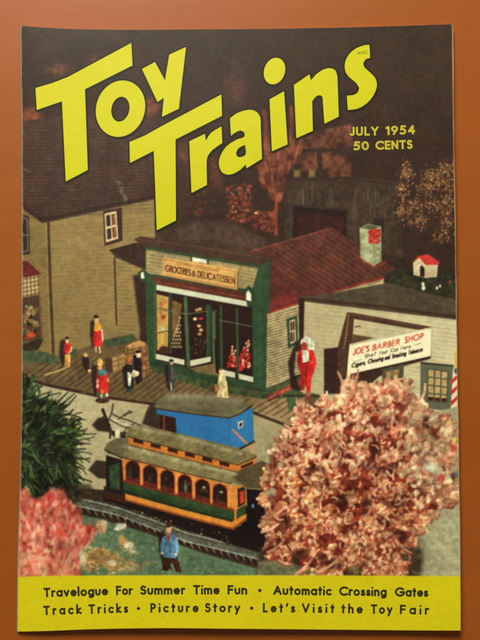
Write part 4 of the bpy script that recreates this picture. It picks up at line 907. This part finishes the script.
def layout(text, p0, p1, cap, w, track, up, shear, wobble):
    """text set from p0 to p1 (photo px, baseline ends); cap = height in px; up = direction of the uprights"""
    adv = 0; pos = []
    for ch_ in text:
        if ch_ == ' ': adv += .42; continue
        pos.append((ch_, adv)); adv += G[ch_][0] + w + track
    total = adv - w - track
    L = math.hypot(p1[0] - p0[0], p1[1] - p0[1]); sx = (L - w * cap) / total if total > .05 else cap * .8
    ex = ((p1[0] - p0[0]) / L, (p1[1] - p0[1]) / L)
    if up is None: up = (ex[1], -ex[0])
    segs = []; r = w * cap / 2; ox = w * cap / 2
    inner = cap * (1 - w)
    for ch_, a in pos:
        jx, jy = random.uniform(-wobble, wobble), random.uniform(-wobble, wobble)
        for st_ in G[ch_][1]:
            pl = []
            for (gx_, gy_) in st_:
                X_ = (a + gx_ + shear * gy_) * sx + ox + jx; Y_ = gy_ * inner + r + jy
                pl.append((p0[0] + ex[0] * X_ + up[0] * Y_, p0[1] + ex[1] * X_ + up[1] * Y_))
            n_ = len(pl) - 1; closed = math.hypot(pl[0][0] - pl[-1][0], pl[0][1] - pl[-1][1]) < 1e-4
            for i in range(n_):
                def square(a, b, c):      # is the end b of a-b an open end or a right-angled corner
                    if c is None: return not closed
                    v1 = (b[0]-a[0], b[1]-a[1]); v2 = (c[0]-b[0], c[1]-b[1])
                    return abs(v1[0]*v2[0]+v1[1]*v2[1]) < .35 * math.hypot(*v1) * math.hypot(*v2)
                a_, b_ = pl[i], pl[i + 1]
                sb = square(a_, b_, pl[i + 2] if i + 2 <= n_ else None); sa = square(b_, a_, pl[i - 1] if i > 0 else None)
                if ch_ in "*.'," or math.hypot(a_[0] - b_[0], a_[1] - b_[1]) < .05 * cap: sa = sb = False
                segs.append((a_, b_, r * (1.55 if ch_ == '*' else 1), sa, sb))
    return segs, r
def pword(text, p0, p1, cap, col, w=.17, track=.2, up=None, shear=0.0):
    segs, r = layout(text, p0, p1, cap, w, track, up, shear, .12)
    for (a_, b_, rr, _, _2) in segs: line([a_, b_], rr * 1.55, col, None, .6, .1, .92)
# writing on the printed sign boards
pword('GEORGE', (176.5, 264.2), (193, 267.4), 3.2, (146, 88, 42), .18, .2, (0, -1))
pword('GROCEMAN', (196, 268), (218.5, 272.2), 3.2, (146, 88, 42), .18, .2, (0, -1))
pword('GROCERIES', (165.3, 271.6), (191, 276.2), 7.0, (84, 44, 22), .155, .10, (0, -1))
pword('&', (191.6, 276), (196, 277), 5.6, (84, 44, 22), .17, .1, (0, -1))
pword('DELICATESSEN', (197.3, 277.5), (234.8, 284.4), 7.0, (84, 44, 22), .155, .10, (0, -1))
pword("JOE'S", (353, 355.4), (369.2, 351.6), 6.6, (190, 52, 32), .17, .12, (0.02, -1), shear=.08)
pword('BARBER', (372.2, 350.8), (399.6, 345.0), 6.2, (190, 52, 32), .17, .12, (0.02, -1), shear=.08)
pword('SHOP', (404.4, 343.6), (423.4, 339.0), 6.6, (190, 52, 32), .17, .14, (0.02, -1), shear=.08)
for (t, xa, ya_, xb, yb_) in (('Shef', 364.5, 358.4, 375.6, 355.8), ('Your', 378.4, 355.2, 387.6, 353.2), ('Cup', 390.2, 352.6, 398.2, 350.8), ('Here', 400.4, 350.4, 410.8, 348.2)):
    pword(t, (xa, ya_), (xb, yb_), 4.0, (92, 82, 62), .16, .1, (0.02, -1), shear=.15)
for (t, xa, ya_, xb, yb_) in (('Cigars,', 351, 368.2, 365.8, 364.6), ('Chewing', 367.4, 364.2, 383.2, 360.6), ('and', 384.4, 360.4, 389.8, 359.2), ('Smoking', 391.6, 358.8, 406, 355.6), ('Tobacco', 407.6, 355.2, 422.4, 351.6)):
    pword(t, (xa, ya_), (xb, yb_), 4.6, (40, 28, 22), .19, .04, (0.02, -1), shear=.28)

# toy figures: side shading put into the ink, darker at left, plus random mottling
for k, nm in enumerate(ID_NAMES):
    if nm in ('printed_person', 'printed_statue'):
        m_ = ids == k; ys_, xs_ = np.nonzero(m_)
        if len(xs_) < 10: continue
        t_ = (xs_ - xs_.min()) / max(1, xs_.max() - xs_.min())
        n1 = vnoise((IH, IW), (4.5, 6.5), 100 + k)[ys_, xs_]
        img[ys_, xs_] = np.clip(img[ys_, xs_] * ((.80 + .32 * t_) * (1 + (n1 - .5) * .42))[:, None], 0, 1)

# uneven clumps of light and dark twigs in the bushes
for k_, cell, lo, hi in ((I_BUSH, 11, .74, 1.12), (I_CORAL, 18, .82, 1.08), (I_FIR, 14, .7, 1.35)):
    m_ = ids == k_; n2 = (vnoise((IH, IW), cell, 300 + k_) * .6 + vnoise((IH, IW), cell * 2.4, 400 + k_) * .4)[m_]
    f_ = lo + (hi - lo) * np.clip((n2 - .22) / .5, 0, 1)
    img[m_] = np.clip(img[m_] * np.stack([f_ ** .8, f_ ** 1.1, f_ ** 1.15], -1), 0, 1)
# ---- print character: slight softness, paper tooth, worn edges
def blur(a, r):
    k = np.exp(-0.5 * (np.arange(-4, 5) / r) ** 2); k /= k.sum()
    out = sum(np.roll(a, i - 4, 0) * k[i] for i in range(9)); return sum(np.roll(out, i - 4, 1) * k[i] for i in range(9))
sharp = blur(img, 1.0)
sharp = sharp * (1 + (NF[..., None] - .5) * .03 + (vnoise((IH, IW), 1.6, 9)[..., None] - .5) * .04)
img = sharp + blur(RNG.normal(0, .020, img.shape), .9)
img = np.clip(img * 1.23 - .044, .02, 1) * np.array([1.0, 1.0, .96])
lum = img.mean(-1, keepdims=True); img = lum + (img - lum) * np.where(ids == I_BAND, 1.0, .86)[..., None]
ids[(ids == I_GRD) & ((np.arange(IW)[None, :] < 415 * S) | (np.arange(IH)[:, None] < 505 * S))] = 0
   # the contrast of the printing
# a little screen pattern of the halftone
YY, XX = np.mgrid[0:IH, 0:IW]
img *= (1 + .012 * np.sin(XX * 1.9 + YY * .5) + .012 * np.sin(YY * 2.0 - XX * .4))[..., None]
gx, gy = (np.arange(IW) + .5) / S, (np.arange(IH) + .5) / S
GX, GY = np.meshgrid(gx, gy)
eL = GX - XL(GY); eR = XR(GY) - GX; eT = GY - YT(GX); eB = YB(GX) - GY
nz = vnoise((IH, IW), (3, 7), 21) * .7 + vnoise((IH, IW), (8, 30), 22) * .7
wear = np.clip(1.3 - eL / (.35 + nz * .9), 0, 1) * .75
wear = np.maximum(wear, np.clip(1 - eR / (.3 + .9 * nz), 0, 1) * .6)
wear = np.maximum(wear, np.clip(1 - eT / (.2 + .5 * nz), 0, 1) * .25)
wear = np.maximum(wear, np.clip(1 - eB / (.2 + .5 * nz), 0, 1) * .25)
corner = np.clip(1 - np.hypot(eL, eB) / 3.2, 0, 1) + np.clip(1 - np.hypot(eL, eT) / 2.4, 0, 1) + np.clip(1 - np.hypot(eR, eT) / 2, 0, 1)
wear = np.clip(np.maximum(wear, corner * .7 * (.5 + nz)), 0, .85)
img = img * (1 - wear[..., None]) + np.array([176, 160, 134]) / 255 * wear[..., None]
def crease(pts, wd, a):
    line(pts, wd, (170, 156, 132), None, .6, .4, a)
for (p, q, wd, a) in (((22.5, 169), (31, 172), .5, .6), ((22, 132), (25, 133), .4, .5), ((22.5, 273), (28, 274), .4, .3), ((21.5, 316), (28, 316.6), .6, .7), ((21, 375.5), (26, 376.5), .5, .6), ((20, 474), (24, 477.5), .8, .6), ((22, 478), (23, 470), .6, .5),
                      ((22.5, 417), (34, 416), .3, .3), ((21.2, 345), (24, 352), .4, .4), ((203, 620), (205, 615), .5, .25), ((427, 122), (432, 124), .4, .3)):
    crease([p, lerp(p, q, .5), q], wd, a)
for i in range(46):
    x_, y_ = random.uniform(24, 455), random.uniform(32, 626); L_ = random.uniform(3, 16); an = random.uniform(0, 3.14)
    line(bez((x_, y_), (x_ + math.cos(an) * L_, y_ + math.sin(an) * L_), random.uniform(-.1, .1), 3), .3, (168, 156, 132), None, .6, .5, random.uniform(.04, .16))
for i in range(70): ell(random.uniform(22, 457), random.uniform(30, 628), random.uniform(.2, .5), random.uniform(.2, .45), (184, 170, 144), None, .5, 0, 0, random.uniform(.15, .5))
img = np.clip(img, 0, 1)

# ================================================================== THE MAGAZINE
mag = bpy.data.objects.new('magazine', None); COL.objects.link(mag)
mag['label'] = 'worn vintage toy train magazine lying flat, glossy colour cover with yellow title'
mag['category'] = 'magazine'

NU, NV = int(440 * S), int(605 * S)
u = np.linspace(0, 1, NU + 1); v = np.linspace(0, 1, NV + 1)
U, V = np.meshgrid(u, v)
GXp, GYp = cover_xy(U, V)
# sample the raster bilinearly
fx = np.clip(GXp * S - .5, 0, IW - 1.001); fy = np.clip(GYp * S - .5, 0, IH - 1.001)
x0 = fx.astype(int); y0 = fy.astype(int); ax = (fx - x0)[..., None]; ay = (fy - y0)[..., None]
C = (img[y0, x0] * (1 - ax) + img[y0, x0 + 1] * ax) * (1 - ay) + (img[y0 + 1, x0] * (1 - ax) + img[y0 + 1, x0 + 1] * ax) * ay
C = lin(C * 255)
cxc, cyc = cover_xy((U[:-1, :-1] + U[1:, 1:]) / 2, (V[:-1, :-1] + V[1:, 1:]) / 2)
cell_id = ids[np.clip((cyc * S).astype(int), 0, IH - 1), np.clip((cxc * S).astype(int), 0, IW - 1)]
WX, WY, WZ = W(GXp, GYp)
VERTS = np.stack([WX, WY, WZ], -1).reshape(-1, 3); COLS = np.concatenate([C, np.ones(C.shape[:2] + (1,))], -1).reshape(-1, 4)
jj, ii = np.meshgrid(np.arange(NV), np.arange(NU), indexing='ij')
base = jj * (NU + 1) + ii
QUADS = np.stack([base + NU + 1, base + NU + 2, base + 1, base], -1)
def grid_mesh(name, mask, parent):
    q = QUADS[mask]
    idx, inv = np.unique(q.ravel(), return_inverse=True)
    me = bpy.data.meshes.new(name); n = len(q)
    me.vertices.add(len(idx)); me.vertices.foreach_set('co', VERTS[idx].ravel())
    me.loops.add(n * 4); me.loops.foreach_set('vertex_index', inv.astype(np.int32).ravel())
    me.polygons.add(n); me.polygons.foreach_set('loop_start', np.arange(0, n * 4, 4, dtype=np.int32))
    me.polygons.foreach_set('use_smooth', np.ones(n, bool))
    at = me.color_attributes.new('ink', 'FLOAT_COLOR', 'POINT'); at.data.foreach_set('color', COLS[idx].astype(np.float32).ravel())
    me.update(calc_edges=True)
    return link(name, me, INK, parent)
cover = grid_mesh('front_cover', cell_id == 0, mag)
band = None; PRINT = {}
for k in range(1, len(ID_NAMES)):
    m = cell_id == k
    if m.sum() < 6: continue
    o = grid_mesh(ID_NAMES[k], m, mag if ID_NAMES[k] == 'caption_band' else cover)
    if ID_LABELS[k]: o['label'] = ID_LABELS[k]
    PRINT[k] = o
band = PRINT[I_BAND]

# ------------------------------------------------------------------ lettering as thin ink shapes
def contour_mesh(name, sdf, x0, y0, x1, y1, q, mat, parent, dz):
    nx, ny = int((x1 - x0) * q) + 2, int((y1 - y0) * q) + 2
    X, Y = np.meshgrid(x0 + np.arange(nx) / q, y0 + np.arange(ny) / q)
    D = sdf(X, Y); D = np.where(np.abs(D) < 1e-6, 1e-6, D)
    vid = {}; pts = []; faces = []
    def vert(key, x, y):
        if key not in vid: vid[key] = len(pts); pts.append((x, y))
        return vid[key]
    neg = D < 0
    act = neg[:-1, :-1] | neg[1:, :-1] | neg[:-1, 1:] | neg[1:, 1:]
    for j, i in zip(*np.nonzero(act)):
        cs = [(j, i), (j + 1, i), (j + 1, i + 1), (j, i + 1)]; f = []
        for a in range(4):
            c, d = cs[a], cs[(a + 1) % 4]
            if neg[c]: f.append(vert(c, X[c], Y[c]))
            if neg[c] != neg[d]:
                t = D[c] / (D[c] - D[d]); k = (min(c, d), max(c, d))
                f.append(vert(k, X[c] + (X[d] - X[c]) * t, Y[c] + (Y[d] - Y[c]) * t))
        if len(f) > 2: faces.append(f)
    if not faces: return None
    p = np.array(pts); x, y, z = W(p[:, 0], p[:, 1], dz)
    o = mesh_from(name, np.stack([x, y, z], -1), faces, mat, parent)
    o.data.polygons.foreach_set('use_smooth', [True] * len(faces))
    return o
for (ch_, lab, outs, holes) in TITLE:
    xs = [p[0] for o in outs for p in o]; ys = [p[1] for o in outs for p in o]
    o = contour_mesh('title_letter', lambda X, Y: title_sdf(X, Y, outs, holes), min(xs) - 1, min(ys) - 1, max(xs) + 1, max(ys) + 1, 3, YELLOW_INK, cover, 4e-5)
    o['label'] = lab

def word(name, text, p0, p1, cap, mat, parent, w=.17, track=.2, up=None, dz=4e-5, q=7, label=None, shear=0.0, wobble=0.0):
    segs, r = layout(text, p0, p1, cap, w, track, up, shear, wobble)
    xs = [p[0] for s in segs for p in s[:2]]; ys = [p[1] for s in segs for p in s[:2]]
    xa, xb, ya, yb = min(xs) - r - 1, max(xs) + r + 1, min(ys) - r - 1, max(ys) + r + 1
    def sdf(X, Y):
        d = np.full(X.shape, 1e3)
        for (a, b, rr, sa, sb) in segs:
            i0 = max(0, int((min(a[0], b[0]) - rr - .6 - xa) * q)); i1 = int((max(a[0], b[0]) + rr + .6 - xa) * q) + 2
            j0 = max(0, int((min(a[1], b[1]) - rr - .6 - ya) * q)); j1 = int((max(a[1], b[1]) + rr + .6 - ya) * q) + 2
            Xs, Ys = X[j0:j1, i0:i1], Y[j0:j1, i0:i1]; dd = seg_dist(Xs, Ys, a, b) - rr
            ln = math.hypot(b[0]-a[0], b[1]-a[1]) + 1e-9; tx, ty = (b[0]-a[0]) / ln, (b[1]-a[1]) / ln
            al = (Xs - a[0]) * tx + (Ys - a[1]) * ty; pe = np.abs((Xs - a[0]) * ty - (Ys - a[1]) * tx) - rr
            if sa: dd = np.minimum(dd, np.maximum(pe, np.maximum(al - ln * .5, -al - rr * .96)))
            if sb: dd = np.minimum(dd, np.maximum(pe, np.maximum(ln * .5 - al, al - ln - rr * .96)))
            d[j0:j1, i0:i1] = np.minimum(d[j0:j1, i0:i1], dd)
        return d
    o = contour_mesh(name, sdf, xa, ya, xb, yb, q, mat, parent, dz)
    if label and o: o['label'] = label
    return o
word('date_lettering', 'JULY', (350, 135.9), (378.6, 135.5), 9.0, DATE_INK, cover, .215, .16)
word('date_lettering', '1954', (385.8, 135.2), (415.2, 134.2), 9.2, DATE_INK, cover, .215, .16)
word('price_lettering', '50', (353.6, 150.4), (369, 150.2), 9.0, DATE_INK, cover, .215, .13)
word('price_lettering', 'CENTS', (375.5, 150), (412.6, 148.8), 9.0, DATE_INK, cover, .215, .13)
for (t, xa, xb) in (('Travelogue', 43.6, 108.2), ('For', 116, 132.8), ('Summer', 140.2, 185.3), ('Time', 193, 219.7), ('Fun', 227.5, 247.2), ('*', 258.8, 261.2), ('Automatic', 273.2, 331.5), ('Crossing', 339, 386.6), ('Gates', 394.8, 428.2)):
    bl = lambda x: float(smooth_interp(x, [(40, 597.4), (80, 596.0), (130, 594.9), (200, 594.4), (300, 595.1), (380, 596.3), (430, 597.0)]))
    word('caption_lettering', t, (xa, bl(xa)), (xb, bl(xb)), 9.4, BLACK_INK, band, .215, .10)
for (t, xa, xb, tr) in (('Track', 43.4, 81.6, .34), ('Tricks', 88.6, 128.2, .34), ('*', 137.5, 139.9, 0), ('Picture', 150.4, 198.6, .34), ('Story', 205, 240.2, .3), ('*', 250.7, 253, 0), ("Let's", 262.8, 295.2, .34), ('Visit', 301.8, 334.4, .36), ('the', 341.2, 362.7, .34), ('Toy', 370.6, 392.4, .26), ('Fair', 399.8, 429, .36)):
    bl = lambda x: float(smooth_interp(x, [(40, 615.3), (80, 614.0), (130, 612.8), (200, 612.3), (300, 612.7), (380, 613.8), (430, 614.6)]))
    word('caption_lettering', t, (xa, bl(xa)), (xb, bl(xb)), 9.4, BLACK_INK, band, .205, tr)
word('small_lettering', 'ANC', (357.5, 54.6), (367.5, 53.6), 3.0, BLACK_INK, cover, .12, .2, q=12, dz=8e-5)

# ------------------------------------------------------------------ the sheets under the cover
def sheet(name, ztop, zbot, grow, mat, n=60, m=80, seed=0):
    """a closed slab with the outline of the cover, grown outward by grow = (left, right, top, bottom) px"""
    r = np.random.default_rng(seed)
    uu, vv = np.meshgrid(np.linspace(0, 1, n), np.linspace(0, 1, m)); x, y = cover_xy(uu, vv)
    wr = (0.25 if seed > 1 else 0.05) * np.interp(vv, np.linspace(0, 1, 24), r.normal(0, 1, 24))
    x = x + (uu * (grow[1] + wr)) - (1 - uu) * grow[0]; y = y + vv * grow[3] - (1 - vv) * grow[2]
    h = height(x, y) / THICK
    X, Y, _ = drop(x, y, height(x, y))
    Vt = np.stack([X, Y, h * ztop], -1).reshape(-1, 3); Vb = np.stack([X, Y, h * zbot], -1).reshape(-1, 3)
    N = n * m; f = []
    for j in range(m - 1):
        for i in range(n - 1):
            a = j * n + i; f.append((a + n, a + n + 1, a + 1, a)); f.append((N + a, N + a + 1, N + a + n + 1, N + a + n))
    rim = [i for i in range(n)] + [j * n + n - 1 for j in range(1, m)] + [(m - 1) * n + i for i in range(n - 2, -1, -1)] + [j * n for j in range(m - 2, 0, -1)]
    for a, b in zip(rim, rim[1:] + rim[:1]): f.append((a, b, N + b, N + a))
    return mesh_from(name, np.concatenate([Vt, Vb]), f, mat, mag)
sheet('cover_sheet', THICK - 0.00006, THICK - 0.00019, (0, 0, 0, 0), COVER_STOCK, 110, 140, seed=1)
for k in range(9):
    zt = THICK - 0.00022 - k * 0.00027
    sheet('page', zt, zt - 0.00022, (-1.2, .5 + .35 * random.random() + k * .10, -.6 - .1 * random.random(), .1 - .5 * random.random()), PAPER, 40, 60, seed=10 + k)
sheet('back_cover', 0.00023, 0.00005, (0, .9, -.3, .2), COVER_STOCK, 40, 60, seed=40)
# rounded fold of the spine
vv = np.linspace(0.001, .999, 120); sx_, sy_ = cover_xy(0 * vv, vv); vs = []; fs = []
hh = height(sx_, sy_)
for k in range(9):
    t = math.pi * k / 8
    z = hh * .5 + (hh * .5 - 0.00006) * math.cos(t)
    X, Y, _ = drop(sx_ - .1, sy_, hh)
    vs += list(zip(X - .0006 * math.sin(t), Y, z))
for k in range(8):
    for i in range(119): fs.append((k * 120 + i, k * 120 + i + 1, (k + 1) * 120 + i + 1, (k + 1) * 120 + i))
sp = mesh_from('spine_fold', vs, fs, plain_mat('worn_spine', (128, 112, 88), .6, .35, 120), mag); sp.data.polygons.foreach_set('use_smooth', [True] * len(fs))

# ================================================================== THE TABLE TOP
m, n, l, b = new_mat('orange_stained_wood')
tc = n.new('ShaderNodeTexCoord'); mp = n.new('ShaderNodeMapping'); l.new(tc.outputs['Object'], mp.inputs['Vector']); mp.inputs['Scale'].default_value = (60, 900, 1)
g1 = n.new('ShaderNodeTexNoise'); g1.inputs['Scale'].default_value = 1; g1.inputs['Detail'].default_value = 5; l.new(mp.outputs['Vector'], g1.inputs['Vector'])
mp2 = n.new('ShaderNodeMapping'); l.new(tc.outputs['Object'], mp2.inputs['Vector']); mp2.inputs['Scale'].default_value = (4, 30, 1)
g2 = n.new('ShaderNodeTexNoise'); g2.inputs['Scale'].default_value = 1; g2.inputs['Detail'].default_value = 4; l.new(mp2.outputs['Vector'], g2.inputs['Vector'])
g3 = n.new('ShaderNodeTexNoise'); g3.inputs['Scale'].default_value = 900; g3.inputs['Detail'].default_value = 3; l.new(tc.outputs['Object'], g3.inputs['Vector'])
ad = n.new('ShaderNodeMath'); ad.operation = 'MULTIPLY_ADD'; l.new(g1.outputs['Fac'], ad.inputs[0]); ad.inputs[1].default_value = .35; l.new(g2.outputs['Fac'], ad.inputs[2])
rm = n.new('ShaderNodeMapRange'); rm.inputs['From Min'].default_value = .45; rm.inputs['From Max'].default_value = .95; l.new(ad.outputs[0], rm.inputs['Value'])
mx = n.new('ShaderNodeMix'); mx.data_type = 'RGBA'; l.new(rm.outputs['Result'], mx.inputs[0])
mx.inputs[6].default_value = tuple(lin((146, 76, 19))) + (1,); mx.inputs[7].default_value = tuple(lin((156, 83, 23))) + (1,)
l.new(mx.outputs[2], b.inputs['Base Color']); b.inputs['Roughness'].default_value = .46; b.inputs['Specular IOR Level'].default_value = .25
bm_ = n.new('ShaderNodeBump'); bm_.inputs['Strength'].default_value = .06; bm_.inputs['Distance'].default_value = .0003; l.new(g1.outputs['Fac'], bm_.inputs['Height'])
bm2 = n.new('ShaderNodeBump'); bm2.inputs['Strength'].default_value = .08; bm2.inputs['Distance'].default_value = .0003; l.new(g3.outputs['Fac'], bm2.inputs['Height']); l.new(bm_.outputs['Normal'], bm2.inputs['Normal']); l.new(bm2.outputs['Normal'], b.inputs['Normal'])
tt = mesh_from('table_top', [(-.6, -.5, 0), (.6, -.5, 0), (.6, .5, 0), (-.6, .5, 0), (-.6, -.5, -.02), (.6, -.5, -.02), (.6, .5, -.02), (-.6, .5, -.02)],
               [(0, 1, 2, 3), (7, 6, 5, 4), (0, 4, 5, 1), (1, 5, 6, 2), (2, 6, 7, 3), (3, 7, 4, 0)], m)
tt['kind'] = 'structure'; tt['label'] = 'smooth orange stained wooden table top under the magazine'
